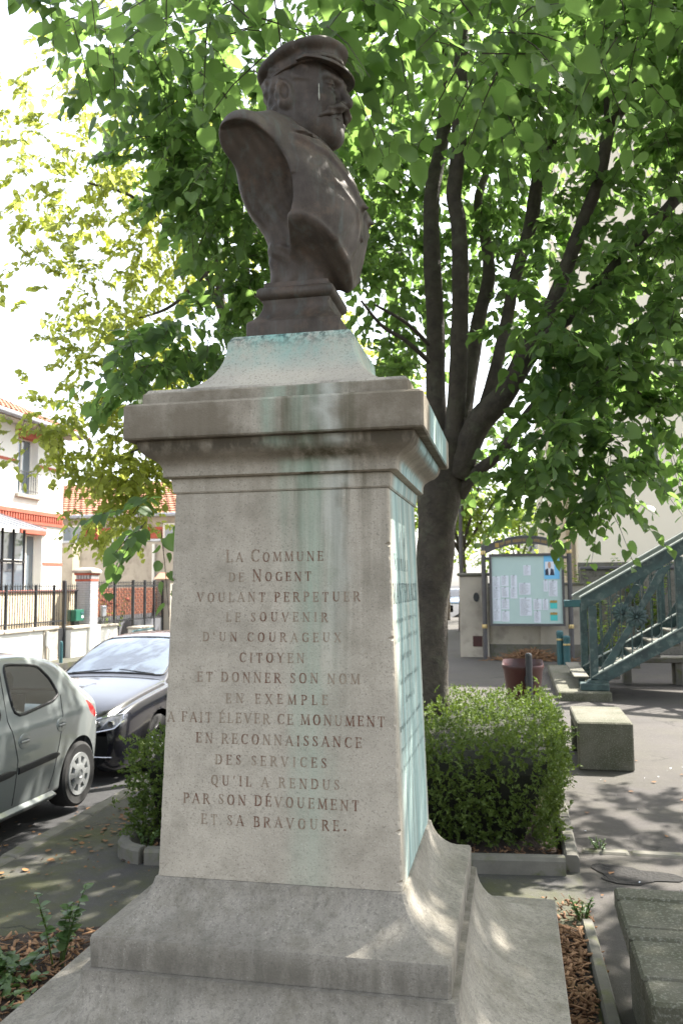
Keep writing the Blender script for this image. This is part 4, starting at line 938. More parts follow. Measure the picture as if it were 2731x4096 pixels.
# white house with red bands
HX = -14.8; H1 = 25.25; H0 = 12.0
ho = thing('white_house', (HX, 20, GF), 'white two storey house with red brick bands and a red tile roof', 'house')
holes = [(22.62, 23.72, 4.62, 6.42), (23.0, 24.05, .9, 3.42), (19.0, 20.1, 4.62, 6.42), (17.0, 20.6, .3, 3.3)]
ysx = sorted({H0, H1, *[h[0] for h in holes], *[h[1] for h in holes]}); zsx = sorted({GF, 6.76, *[h[2] for h in holes], *[h[3] for h in holes]})
wl = MB()
for a, b in zip(ysx, ysx[1:]):
    for c, d in zip(zsx, zsx[1:]):
        ym, zm = (a+b)/2, (c+d)/2
        if not any(h[0] < ym < h[1] and h[2] < zm < h[3] for h in holes): wl.add([(HX, a, c), (HX, b, c), (HX, b, d), (HX, a, d)], [(0, 1, 2, 3)])
for h in holes:
    a, b, c, d = h; q = HX-.32
    wl.add([(HX, a, c), (HX, b, c), (HX, b, d), (HX, a, d), (q, a, c), (q, b, c), (q, b, d), (q, a, d)], [(0, 4, 5, 1), (1, 5, 6, 2), (2, 6, 7, 3), (3, 7, 4, 0)])
wl.add([(HX, H1, GF), (HX-9, H1, GF), (HX-9, H1, 6.76), (HX, H1, 6.76), (HX-9, H0, GF), (HX, H0, GF), (HX, H0, 6.76), (HX-9, H0, 6.76)], [(0, 1, 2, 3), (4, 5, 6, 7), (1, 4, 7, 2)])
put('wall', wl, M['white_wall'], ho, norm=False)
def house_window(a, b, c, d, parent, x, panes=2, sill=True):
    fm = MB(); t = .06; fm.box(x-.30, a, c, x-.24, a+t, d).box(x-.30, b-t, c, x-.24, b, d).box(x-.30, a+t, d-t, x-.24, b-t, d).box(x-.30, a+t, c, x-.24, b-t, c+t); mid = (a+b)/2
    fm.box(x-.29, mid-.03, c+t, x-.235, mid+.03, d-t)
    f_ = put('window', fm, M['white_wall'], parent)
    for e, g_ in ((a+t, mid-.03), (mid+.03, b-t)): put('pane', MB().box(x-.275, e, c+t, x-.268, g_, d-t), M['window'], f_)
    if sill: put('sill', MB().box(x-.24, a-.12, c-.12, x+.10, b+.12, c-.002, .015), M['beige'], f_)
house_window(*holes[0], ho, HX); house_window(*holes[1], ho, HX, sill=False); house_window(*holes[2], ho, HX); house_window(17.0, 20.6, .3, 3.3, ho, HX, sill=False)
for h in (holes[0], holes[1], holes[2]):
    put('lintel', MB().box(HX-.31, h[0]-.18, h[3]-.02, HX+.05, h[1]+.18, h[3]+.24, .01), M['brick_red'], ho)
def band(z0_, z1, pr, m='brick_red', y0=H0, y1=H1+.02): return put('band', MB().box(HX-.05, y0, z0_, HX+pr, y1, z1), M[m], ho)
band(4.02, 4.14, .09); band(3.72, 3.84, .05)
for i in range(60): put('dentil', MB().box(HX-.01, 17.05+i*.136, 3.842, HX+.075, 17.05+i*.136+.07, 4.018), M['brick_red'], ho)
for a, b, z in ((H0, 18.98, 5.55), (20.12, 22.58, 5.55), (23.76, H1+.015, 5.55), (24.1, H1+.015, 2.45)): band(z, z+.09, .02, y0=a, y1=b)
gr = MB()
for i in range(9): gr.tube([(HX+.12, 22.66+i*.127, 4.64), (HX+.12, 22.66+i*.127, 5.3)], .010, 5)
gr.tube([(HX+.12, 22.60, 5.3), (HX+.12, 23.74, 5.3)], .015, 5); gr.tube([(HX+.12, 22.60, 4.72), (HX+.12, 23.74, 4.72)], .012, 5)
put('balcony_grille', gr, M['iron'], ho)
def tiled_roof(parent, y0, y1, x_eave, z_eave, x_ridge, z_ridge, m, ny, nx, name='roof_tile'):
    """rows of single pan tiles, each course lapping the one below"""
    L = math.hypot(x_ridge-x_eave, z_ridge-z_eave)
    mm = MB(); dy = (y1-y0)/ny
    ux, uz = (x_ridge-x_eave)/nx, (z_ridge-z_eave)/nx; nxn, nzn = -(z_ridge-z_eave)/L*np.sign(x_ridge-x_eave), abs(x_ridge-x_eave)/L
    for i in range(nx):
        for j in range(ny):
            a = y0+j*dy+(dy*.5 if i % 2 else 0); b = a+dy*.94; l0 = .035+rng.uniform(0, .012)
            p = lambda t, h: (x_eave+ux*(i+t)+nxn*h, z_eave+uz*(i+t)+nzn*h)
            (xa, za), (xb, zb_), (xc, zc), (xd, zd) = p(0, l0), p(1.12, .012), p(0, 0), p(0, l0+.03)
            mm.add([(xa, a, za), (xd, (a+b)/2, zd), (xa, b, za), (xb, b, zb_), (xb, a, zb_), (xc, a, zc), (xc, b, zc)], [(0, 1, 4), (1, 2, 3), (1, 3, 4), (0, 5, 6, 2), ])
    return put(name, mm, m, parent, kind='stuff', norm=False)
rf = put('roof', MB().prism([(HX+.55, 6.78), (HX+.55, 6.88), (HX-4.5, 9.1), (HX-9.5, 6.88), (HX-9.5, 6.78)], H0-.3, H1+.35, 'y'), M['tile'], ho)
tiled_roof(rf, 17.0, H1+.3, HX+.53, 6.91, HX-4.4, 9.08, M['tile'], 34, 18)
put('gutter', MB().tube([(HX+.62, H0-.3, 6.81), (HX+.62, H1+.42, 6.81)], .085, 10), M['zinc'], rf, smooth=True)
put('gutter_end', MB().tube([(HX+.62, H1+.42, 6.81), (HX+.62, H1+.46, 6.81)], .10, 10), M['brick_red'], rf)
put('soffit', MB().box(HX-.02, H0-.2, 6.72, HX+.50, H1+.3, 6.778), M['beige'], rf)
# glazed porch on the front of the house
po = thing('glazed_porch', (HX+.9, 18.5, GF), 'glazed iron porch with a ribbed glass canopy against the white house', 'porch')
PXF = HX+1.5
put('canopy', MB().prism([(HX+.02, 3.95), (HX+.02, 3.99), (PXF+.55, 3.33), (PXF+.55, 3.29)], 15.5, 20.95, 'y'), M['zinc'], po)
for i in range(13): put('canopy_rib', MB().tube([(HX+.03, 15.6+i*.44, 4.02), (PXF+.55, 15.6+i*.44, 3.36)], .016, 5), M['zinc'], po)
for i in range(11):
    y = 15.72+i*.5
    put('mullion', MB().box(PXF-.03, y-.025, GF, PXF+.03, y+.025, 3.33), M['iron'], po)
    if i < 10:
        put('pane', MB().box(PXF-.005, y+.03, .9, PXF+.003, y+.47, 2.40), M['window'], po); put('pane', MB().box(PXF-.005, y+.03, 2.50, PXF+.003, y+.47, 3.24), M['window'], po)
put('transom', MB().box(PXF-.035, 15.72, 2.41, PXF+.035, 20.74, 2.48), M['iron'], po)
put('curtain', MB().box(PXF-.5, 15.8, .2, PXF-.45, 20.6, 3.2), M['white_wall'], po)
put('stall_riser', MB().box(PXF-.06, 15.7, GF, PXF+.05, 20.74, .88), M['cream'], po)
put('stair_string', MB().prism([(17.0, 2.6), (19.0, 1.4), (19.0, 1.75), (17.0, 2.95)], PXF+.1, PXF+.2, 'x'), M['brick_red'], po)
te = thing('terrace_wall', (XW-.55, 19, GF), 'pinkish beige terrace wall with a thin red coping behind the iron railings', 'wall')
put('wall', MB().box(XW-.70, 15, GF, XW-.50, 23.6, 1.60), M['ochre'], te); put('coping', MB().box(XW-.74, 15, 1.602, XW-.46, 23.62, 1.66, .01), M['brick_red'], te)
# second house behind, beige gable wall below it
be = thing('courtyard_wall', (-14.5, 30.6, GF), 'tall stained beige rendered wall behind the gate pier', 'wall')
put('wall', MB().box(-22, 30.6, GF, -11.6, 30.9, 3.5), M['beige'], be); put('coping', MB().box(-22, 30.55, 3.502, -11.58, 30.95, 3.60, .02), M['zinc'], be)
put('pilaster', MB().box(-17.4, 30.52, GF, -17.1, 30.598, 3.45), M['cream'], be); put('drainpipe', MB().tube([(-13.9, 30.5, GF), (-13.9, 30.5, 3.4)], .06, 8), M['white_wall'], be)
h2 = thing('brick_house', (-17, 35, GF), 'house with a weathered orange tile roof behind the beige courtyard wall', 'house')
put('wall', MB().box(-25, 33.5, GF, -11.8, 41, 4.75), M['beige'], h2)
put('red_band', MB().box(-25, 33.44, 3.8, -11.75, 33.5, 4.3), M['brick_red'], h2)
for i in range(3):
    w_ = put('window', MB().box(-19.6+i*2.4, 33.40, 3.55, -18.5+i*2.4, 33.46, 4.45), M['white_wall'], h2)
    put('pane', MB().box(-19.5+i*2.4, 33.385, 3.63, -18.6+i*2.4, 33.398, 4.37), M['window'], w_)
# its slope faces the street crossing: build the tiles along y then turn
r2 = put('roof', MB().prism([(33.0, 4.78), (37.2, 6.75), (41.4, 4.78)], -25.3, -11.4, 'x'), M['tile'], h2)
mm = MB(); nx_, ny_ = 15, 46
for i in range(nx_):
    for j in range(ny_):
        t0 = i/nx_; t1 = (i+1.12)/nx_; a = -25.2+j*.30+(.15 if i % 2 else 0); b = a+.285; l0 = .05+rng.uniform(0, .02)
        y_ = lambda t: 32.97+4.2*t; z_ = lambda t: 4.80+1.97*t
        mm.add([(a, y_(t0), z_(t0)+l0), ((a+b)/2, y_(t0)-.01, z_(t0)+l0+.035), (b, y_(t0), z_(t0)+l0), (b, y_(t1), z_(t1)+.015), (a, y_(t1), z_(t1)+.015), (a, y_(t0), z_(t0)), (b, y_(t0), z_(t0))], [(0, 1, 4), (1, 2, 3), (1, 3, 4), (0, 5, 6, 2)])
put('roof_tile', mm, M['tile'], r2, kind='stuff', norm=False)
put('gutter', MB().tube([(-25.2, 32.9, 4.78), (-11.5, 32.9, 4.78)], .08, 8), M['zinc'], r2)

# ------------------------------------------------------------------ right side: notice board, wall, building, stairs, benches
bd = thing('notice_board', (.25, 19.8, 0), 'brown grey glazed notice board with arched gold lettered top and pinned white papers', 'notice board')
BY = 19.8
for x in (-.70, 1.25):
    put('post', MB().lathe((x, BY, 0), [(.055, 0), (.055, 2.66)], 14), M['board'], bd)
    for z in (.70, 2.42): put('ring', MB().lathe((x, BY, z), [(.062, 0), (.066, .02), (.066, .07), (.062, .09)], 14), M['brass'], bd)
    put('finial', MB().lathe((x, BY, 2.661), [(.045, 0), (.06, .02), (.06, .06), (.03, .09)], 14), M['brass'], bd)
    put('bracket', MB().box(min(x, x+(.12 if x < 0 else -.12)), BY-.03, 2.30, max(x, x+(.12 if x < 0 else -.12)), BY+.03, 2.36), M['board'], bd)
ar = MB(); rings = []
for i in range(25):
    t = -1+2*i/24; x = .275+t*.93; z = 2.52+.23*(1-t*t); rings.append([(x, BY-.035, z-.085), (x, BY+.035, z-.085), (x, BY+.035, z+.085), (x, BY-.035, z+.085)])
put('arch', ar.loft(rings, True, True), M['board'], bd)
rings = [[(p[0][0], BY-.05, p[2][2]+.001), (p[0][0], BY+.05, p[2][2]+.001), (p[0][0], BY+.05, p[2][2]+.02), (p[0][0], BY-.05, p[2][2]+.02)] for p in rings]
put('arch_cap', MB().loft(rings, True, True), M['ink'], bd)
gl = MB(); x = -.30
def az(x): return 2.52+.23*(1-((x-.275)/.93)**2)
gl.box(-.42, BY-.039, az(-.38)-.05, -.33, BY-.0355, az(-.38)+.05)
while x < .88:
    wd = rng.uniform(.022, .036)
    if rng.random() < .86:
        z = az(x+wd/2); gl.box(x, BY-.039, z-.035, x+.009, BY-.0355, z+.03)
        if rng.random() < .7: gl.box(x+wd-.009, BY-.039, z-.035, x+wd-.001, BY-.0355, z+.03)
        if rng.random() < .7: gl.box(x+.009, BY-.039, z+.018, x+wd-.009, BY-.0355, z+.03)
        if rng.random() < .5: gl.box(x+.009, BY-.039, z-.035, x+wd-.009, BY-.0355, z-.024)
    x += wd+.012
put('gold_lettering', gl, M['gold'], bd, kind='stuff')
x0, x1, z0, z1 = -.575, 1.125, .755, 2.43
fr_ = MB(); t = .055
fr_.box(x0, BY-.09, z0, x0+t, BY+.05, z1).box(x1-t, BY-.09, z0, x1, BY+.05, z1).box(x0+t, BY-.09, z1-t, x1-t, BY+.05, z1).box(x0+t, BY-.09, z0, x1-t, BY+.05, z0+t)
put('frame', fr_, M['board'], bd)
put('back_panel', MB().box(x0+t, BY-.045, z0+t, x1-t, BY+.03, z1-t), M['panel'], bd)
def sheet(u0, v0, u1, v1, lines=True, m='paper'):
    """u, v in 0..1 across the panel, v from the top"""
    W_, H_ = x1-x0-2*t, z1-z0-2*t; a, b = x0+t+u0*W_, x0+t+u1*W_; c, d = z1-t-v1*H_, z1-t-v0*H_
    s_ = put('notice', MB().box(a, BY-.050-rng.uniform(0, .003), c, b, BY-.0455, d), M[m], bd)
    if lines:
        mb = MB(); z = d-.03
        while z > c+.02:
            mb.box(a+.02, BY-.0556, z, a+.02+(b-a-.04)*rng.uniform(.5, 1), BY-.0545, z+.006); z -= .022
        put('text_lines', mb, M['zinc'], s_, kind='stuff')
    put('pin', MB().box((a+b)/2-.012, BY-.06, d-.012, (a+b)/2+.012, BY-.0556, d+.006), M['ink'], s_)
    return s_
for v in (.30, .47, .64, .80): sheet(.01, v, .125, v+.165); 
for v in (.29, .46, .635, .815): sheet(.135, v, .245, v+.155)
sheet(.275, .285, .365, .47); sheet(.265, .475, .365, .63); sheet(.46, .14, .565, .29); sheet(.39, .40, .555, .575); sheet(.395, .62, .565, .885)
sheet(.59, .64, .705, .80); sheet(.72, .64, .80, .80); sheet(.595, .815, .69, .985); sheet(.74, .36, .80, .53); sheet(.81, .37, .935, .60)
ps = sheet(.755, 0, .97, .345, False, 'sky_blue')
W_, H_ = x1-x0-2*t, z1-z0-2*t; pxa = x0+t+.77*W_; pza = z1-t-.29*H_; wpx = .13*W_
put('poster_ground', MB().box(pxa, BY-.0535, pza, pxa+wpx, BY-.0532, pza+.20*H_), M['paper'], ps)
put('poster_suit', MB().prism([(pxa, pza), (pxa+wpx, pza), (pxa+wpx*.9, pza+.085*H_), (pxa+wpx*.6, pza+.105*H_), (pxa+wpx*.3, pza+.105*H_), (pxa, pza+.08*H_)], BY-.0545, BY-.0541), M['suit'], ps)
put('poster_shirt', MB().prism([(pxa+wpx*.38, pza+.005), (pxa+wpx*.5, pza+.005), (pxa+wpx*.62, pza+.105*H_), (pxa+wpx*.32, pza+.105*H_)], BY-.0555, BY-.0551), M['paper'], ps)
put('poster_head', MB().prism([(pxa+wpx*(.47+.17*math.cos(a)), pza+.148*H_+.052*H_*math.sin(a)) for a in np.linspace(0, 2*math.pi, 13)[:-1]], BY-.0555, BY-.0552), M['skin'], ps)
for v in (.66, .835):
    q = sheet(.825, v, .925, v+.12, False, 'poster_teal'); a = x0+t+.825*W_
    put('heading', MB().box(a, BY-.0565, z1-t-(v+.035)*H_, a+.1*W_, BY-.0535, z1-t-v*H_), M['gold'], q)
put('glass_edge', MB().box(x0+t, BY-.075, z0+t, x0+t+.015, BY-.07, z1-t), M['zinc'], bd)
wl_ = thing('rendered_wall', (0, 20.4, 0), 'brownish beige rendered wall with a square end pier behind the notice board', 'wall')
put('wall', MB().box(-.62, 20.3, -.1, 1.6, 20.5, 1.68), M['beige'], wl_); put('coping', MB().box(-.62, 20.26, 1.683, 1.6, 20.54, 1.75, .015), M['kerb'], wl_)
put('end_pier', MB().box(-1.30, 20.15, -.1, -.625, 20.62, 1.92, .02), M['beige'], wl_); put('pier_cap', MB().box(-1.35, 20.1, 1.923, -.58, 20.67, 2.0, .02), M['kerb'], wl_)
put('plinth', MB().box(-.62, 20.24, -.1, 1.6, 20.298, .30), M['kerb'], wl_)
put('pilaster', MB().box(.58, 20.25, .302, .68, 20.298, 1.68), M['beige'], wl_)
put('meter_hatch', MB().box(-1.0, 20.135, .25, -.78, 20.148, .50), M['bin'], wl_)
put('dark_plaque', MB().prism([(-.9+.07*math.cos(a), 1.42+.11*math.sin(a)) for a in np.linspace(0, 2*math.pi, 15)[:-1]], 20.13, 20.148), M['iron'], wl_)
w2_ = thing('boundary_wall', (3, 21.5, 0), 'grey boundary wall with a dark coping behind the green staircase', 'wall')
put('wall', MB().box(1.61, 21.4, -.1, 9, 21.6, 2.05), M['concrete'], w2_); put('coping', MB().box(1.6, 21.34, 2.053, 9, 21.66, 2.14, .02), M['board'], w2_)
# tall pale building: blank gable facing us, lower wing with pilasters on its left
bl = thing('apartment_block', (6, 24, 0), 'tall pale cream apartment building with a blank gable wall on the right', 'building')
put('gable_wall', MB().box(1.78, 24, -.1, 16, 36, 17.2), M['cream'], bl)
put('parapet', MB().box(1.70, 23.93, 17.2, 16.1, 36, 17.55, .02), M['ochre'], bl); put('base_course', MB().box(1.74, 23.95, -.1, 16, 23.998, 2.3), M['kerb'], bl)
put('wing', MB().box(1.02, 25.4, -.1, 1.778, 36, 9.5), M['cream'], bl); put('corner_pier', MB().box(1.20, 25.05, -.1, 1.52, 25.398, 9.2), M['ochre'], bl)
put('wing_cornice', MB().box(.95, 25.0, 9.2, 1.777, 25.399, 9.5), M['ochre'], bl)
put('recess', MB().box(1.60, 25.30, -.1, 1.72, 25.398, 3.1), M['ochre'], bl)
for k in range(4):
    z = 3.4+k*1.5; w_ = put('window', MB().box(.985, 26.2, z, 1.018, 27.2, z+1.1), M['white_wall'], bl); put('pane', MB().box(.975, 26.3, z+.08, .984, 27.1, z+1.02), M['window'], w_)
fb = thing('far_house', (-2, 62, 0), 'pale house with grey roof at the end of the sunny side street', 'house')
put('wall', MB().box(.2, 60, -.1, 10, 72, 6.5), M['white_wall'], fb); put('roof', MB().prism([(-.2, 6.5), (10.4, 6.5), (5.1, 9.2)], 59.7, 72.3), M['zinc'], fb)
for k in range(3):
    w_ = put('window', MB().box(1+k*2.6, 59.95, 3.6, 2.1+k*2.6, 59.998, 5.2), M['zinc'], fb); put('pane', MB().box(1.1+k*2.6, 59.93, 3.7, 2+k*2.6, 59.948, 5.1), M['window'], w_)
ls = thing('street_lamp', (-1.9, 29, 0), 'dark street lamp post rising behind the linden trunk', 'street lamp')
put('post', MB().lathe((-1.9+.12, 29, 0), [(.11, 0), (.10, .6), (.07, .8), (.06, 5.6)], 12), M['board'], ls); put('arm', MB().tube([(-1.78, 29, 5.6), (-1.78, 28.7, 6.0), (-1.78, 28.0, 6.1)], .035, 8), M['board'], ls); put('lantern', MB().lathe((-1.78, 27.9, 5.92), [(.16, 0), (.2, .05), (.1, .16), (.02, .2)], 14), M['zinc'], ls)
for k, (x, y) in enumerate(((.92, 18.4), (1.05, 18.3))):
    b_ = thing('bollard', (x, y, 0), ('taller rear teal bollard in front of the notice board', 'shorter front teal bollard beside the notice board post')[k], 'bollard', 'teal street bollards')
    put('post', MB().lathe((x, y, 0), [(.07, 0), (.07, .62-.1*k), (.075, .63-.1*k), (.075, .70-.1*k), (.05, .73-.1*k)], 16), M['teal'], b_)
    put('collar', MB().lathe((x, y, .52-.1*k), [(.074, 0), (.078, .01), (.078, .03), (.074, .04)], 16), M['brass'], b_)
# litter bin behind the hedge
lb = thing('litter_bin', (.07, 9.1, 0), 'dark red half round litter bin on a black post behind the hedge', 'litter bin')
put('post', MB().lathe((.125, 8.93, 0), [(.035, 0), (.035, 1.00), (.025, 1.02)], 12), M['iron'], lb)
bn = MB(); n = 22; rings = []
for i_, (r, z, th) in enumerate(((.155, .42, 1), (.205, .82, 1), (.222, .86, 1), (.215, .88, 1), (.190, .87, 1), (.15, .46, 1))):
    rings.append([(.065+r*math.cos(2*math.pi*k/n), 9.16+r*.85*math.sin(2*math.pi*k/n), z+(.05 if i_ in (2, 3) and math.sin(2*math.pi*k/n) > .2 else 0)) for k in range(n)])
put('bucket', bn.loft(rings, True, True), M['bin'], lb, smooth=50); put('bracket', MB().box(.08, 8.94, .70, .17, 8.99, .78), M['iron'], lb)
# concrete block bench
def bench_block(name, x0, x1, y0, y1, z, m, label, cat, slots=True):
    o = thing(name, ((x0+x1)/2, (y0+y1)/2, 0), label, cat, 'concrete benches')
    return o
cb = thing('concrete_bench', (.79, 8.8, 0), 'square mossy concrete bench seen end on beside the hedge', 'bench', 'concrete benches')
put('end_panel', MB().box(.545, 8.20, 0, 1.045, 8.32, .445, .014), M['mossy'], cb); put('end_panel', MB().box(.545, 9.12, 0, 1.045, 9.24, .335, .012), M['mossy'], cb)
put('seat', MB().box(.54, 8.325, .338, 1.05, 9.26, .442, .012), M['mossy'], cb); put('back_panel', MB().box(.90, 8.325, 0, 1.02, 9.115, .335), M['mossy'], cb)
# concrete slatted bench, lower right
sb = thing('concrete_bench', (.9, 3.3, 0), 'weathered concrete bench with broad mossy slats in the near right corner', 'bench', 'concrete benches')
for y0, y1 in ((3.735, 3.86), (3.438, 3.727), (3.335, 3.430), (3.020, 3.327), (2.845, 3.012)):
    put('slat', MB().box(.385+rng.uniform(-.004, .004), y0, .355, 1.95, y1, .44+rng.uniform(-.003, .003), .010), M['mossy'], sb)
put('leg', MB().prism([(3.80, .35), (3.74, .0), (3.52, 0), (3.38, .08), (2.96, .08), (2.93, .35)], .43, .56, 'x'), M['mossy'], sb)
put('leg', MB().prism([(3.80, .35), (3.74, .0), (3.30, 0), (3.0, .08), (2.93, .35)], 1.6, 1.73, 'x'), M['mossy'], sb)
put('apron', MB().box(.56, 2.90, .10, 1.6, 2.99, .352), M['mossy'], sb)
# bench beyond the stairs
ub = thing('stone_bench', (2.5, 15.2, 0), 'pale stone bench on two upright slabs seen under the staircase', 'bench', 'concrete benches')
put('seat', MB().box(1.62, 14.95, .38, 3.4, 15.4, .475, .015), M['kerb'], ub)
for x in (1.80, 2.62): put('leg', MB().box(x, 15.0, 0, x+.12, 15.35, .378, .01), M['kerb'], ub)

# green iron staircase climbing to the right
st = thing('iron_staircase', (2.2, 15.2, 0), 'weathered dark green iron staircase with rosette balustrades climbing to the right', 'staircase')
SY0, SY1 = 13.1, 14.8; SL = .57; XB = 1.04
def sz(x): return (x-XB)*SL
def rail(y, lo_, hi_, x0, x1, th, m, name):
    return put(name, MB().prism([(x0, sz(x0)+lo_), (x1, sz(x1)+lo_), (x1, sz(x1)+hi_), (x0, sz(x0)+hi_)], y-th/2, y+th/2), m, st)
for k, y in enumerate((SY0, SY1)):
    ins = 1 if k == 0 else -1
    rail(y, .105, .29, XB+.14, 4.6, .09, M['stair'], 'stringer')
    rail(y, .292, .31, XB+.06, 4.6, .15, M['stair_lit'], 'stringer_flange')
    rail(y, 1.34, 1.555, XB-.06, 4.6, .05, M['stair'] if k == 0 else M['stair_lit'], 'handrail_board')  # far board takes the paler green for light on its inner face
    rail(y, 1.558, 1.582, XB-.08, 4.6, .17, M['stair_lit'], 'handrail')
    put('foot', MB().prism([(XB-.02, .25), (XB+.30, .25), (XB+.30, .27), (XB+.20, .30), (XB+.02, .29)], y-.10, y+.10), M['stair'], st)
    put('base_block', MB().box(XB-.11, y-.12, .142, XB+.30, y+.12, .248, .01), M['stair'], st)
    for x in (XB+.10, XB+1.36, XB+2.62): put('newel', MB().box(x-.06, y-.055, sz(x)+.24, x+.06, y+.055, sz(x)+1.345, .012), M['stair'], st)
    for b0 in (XB+.10, XB+1.36):
        for i in range(8):
            x = b0+.06+.142*(i+.5)
            put('baluster', MB().tube([(x, y, sz(x)+.30), (x, y, sz(x)+1.34)], .010, 6), M['stair'], st)
        for i in (1, 3, 5):
            xa = b0+.06+.142*(i+.5); xb = xa+.142; zt = sz((xa+xb)/2)+1.18
            put('arch_bar', MB().tube([(xa+(xb-xa)*(1-math.cos(a))/2, y, zt+(.09+.02)*math.sin(a)+SL*.142*(1-math.cos(a))/2-.04) for a in np.linspace(0, math.pi, 9)], .009, 5), M['stair'], st)
            zb_ = sz((xa+xb)/2)+.43
            put('arch_bar', MB().tube([(xa+(xb-xa)*(1-math.cos(a))/2, y, zb_-.08*math.sin(a)+SL*.142*(1-math.cos(a))/2-.04) for a in np.linspace(0, math.pi, 9)], .009, 5), M['stair'], st)
        xc, zc = b0+.63, sz(b0+.63)+.82
        # tapered braces to the corners, meeting at the rosette
        put('brace', MB().prism([(b0+.08, sz(b0+.08)+.34), (b0+.28, sz(b0+.28)+.32), (xc+.03, zc-.04), (xc-.03, zc+.02)], y-.012, y+.012), M['stair'], st)
        put('brace', MB().prism([(b0+1.18, sz(b0+1.18)+1.30), (b0+.96, sz(b0+.96)+1.32), (xc-.03, zc+.04), (xc+.03, zc-.02)], y-.012, y+.012), M['stair'], st)
        ro = MB()
        for p in range(12):
            a = 2*math.pi*p/12; c_, s_ = math.cos(a), math.sin(a); d = y-.02
            q = lambda r, w_, dy: (xc+r*c_-w_*s_, d-dy, zc+r*s_+w_*c_)
            ro.add([q(.03, 0, .035), q(.12, .036, .02), q(.165, .022, .008), q(.172, 0, .012), q(.165, -.022, .008), q(.12, -.036, .02), q(.11, 0, .034), q(.03, 0, 0), q(.165, 0, 0)], [(0, 6, 1), (1, 6, 2), (2, 6, 3), (3, 6, 4), (4, 6, 5), (5, 6, 0), (0, 1, 7), (1, 2, 8, 7), (0, 7, 5), (5, 7, 8, 4), (2, 3, 8), (3, 4, 8)])
        rs = put('rosette', ro, M['stair'], st); put('boss', MB().tube([(xc, d-.05, zc), (xc, y+.015, zc)], [.02, .04], 12), M['stair'], rs)
        put('disc', MB().tube([(xc, y-.018, zc), (xc, y+.018, zc)], .15, 20), M['stair'], rs)
for i in range(11):
    x = XB+.16+.29*i; z = .33+.165*i
    put('tread', MB().box(x, SY0+.05, z-.035, x+.32, SY1-.05, z, .006), M['kerb'], st); put('riser', MB().box(x+.30, SY0+.05, z, x+.315, SY1-.05, z+.134), M['stair'], st)
put('end_bracket', MB().box(XB-.22, SY1-.05, 1.33, XB+.1, SY1+.05, 1.45, .01), M['teal'], st)
sp = thing('concrete_step', (1.0, 14.8, 0), 'long concrete step under the foot of the green staircase', 'step')
put('step', MB().box(.60, 12.85, -.1, 1.36, 17.0, .139, .02), M['mossy'], sp)
ss = thing('metal_step', (1.0, 15.5, .17), 'narrow metal step plate at the bottom of the green staircase', 'step')
put('plate', MB().box(.86, 13.3, .29, 1.08, 15.6, .32, .006), M['kerb'], ss)
for y in (13.4, 15.5): put('leg', MB().box(.93, y, .140, 1.03, y+.04, .288), M['stair'], ss)

# ------------------------------------------------------------------ vegetation
CAM = np.array((0, 0, 1.75))
LT = np.array([(0, 0, 0), (-.40, .16, .05), (-.44, .55, .06), (0, 1.08, -.06), (.44, .55, .06), (.40, .16, .05), (0, .5, -.03)])
LF = [(0, 6, 2, 1), (6, 3, 2), (6, 4, 3), (0, 5, 4, 6)]
L2 = np.array([(0, .03, 0), (0, .36, -.03), (0, .70, -.025), (0, 1.10, -.09), (-.20, -.05, .03), (-.41, .10, .05), (-.48, .36, .055), (-.38, .66, .04), (-.16, .92, -.02), (.19, -.06, .02), (.43, .08, .06), (.47, .34, .06), (.36, .68, .03), (.14, .93, -.03)])
L2F = [(0, 1, 5, 4), (1, 6, 5), (1, 2, 7, 6), (2, 3, 8, 7), (0, 9, 10, 1), (1, 10, 11), (1, 11, 12, 2), (2, 12, 13, 3)]
def leaf_obj_mesh(name, m):
    me = mesh_from(name, L2, L2F); me.materials.append(m); me.shade_smooth(); return me
def norm(a): return a/(np.linalg.norm(a, axis=-1, keepdims=True)+1e-9)
def frames(T, U):
    T = norm(T); X = norm(np.cross(T, U)); Z = np.cross(X, T); return np.stack([X, T, Z], -1)      # columns
def leaves_mesh(name, P, F, S, m, parent, fine=False):
    LT_, LF_ = (L2, L2F) if fine else (LT, LF)
    n = len(P); V = P[:, None, :]+np.einsum('nij,kj->nki', F, LT_)*S[:, None, None]; k = len(LT_)
    lp = np.array([i for f in LF_ for i in f]); lt = np.array([len(f) for f in LF_]); base = (np.arange(n)*k)[:, None]
    loops = (base+lp[None]).ravel(); st_ = np.concatenate([[0], np.cumsum(lt)[:-1]]); starts = (st_[None]+np.arange(n)[:, None]*lt.sum()).ravel()
    return put(name, fast_mesh(name, V.reshape(-1, 3), loops, starts), m, parent, smooth=True, kind='stuff')
def spray(c, d, L, n, size, droop=.5):
    """one twig: returns leaf positions, directions, normals, sizes and the twig's points"""
    d = norm(d); t = np.linspace(.12, 1, n); dn = np.array((0, 0, -1.))
    P = c+d*(L*t)[:, None]+dn*(L*droop*t**2*.6)[:, None]; side = norm(np.cross(d, (0, 0, 1.))+1e-6)
    sg = np.where(np.arange(n) % 2, 1, -1)[:, None]
    T = d*.55+side*sg*rng.uniform(.5, 1.1, (n, 1))+dn*rng.uniform(.15, 1.0, (n, 1))+rng.normal(0, .22, (n, 3))
    U = np.array((0, 0, 1.))+rng.normal(0, .45, (n, 3))+d*.2
    S = size*rng.uniform(.55, 1.2, n); P = P+side*sg*.02
    return P, T, U, S, [c, c+d*L*.5+dn*L*droop*.15, c+d*L+dn*L*droop*.6]
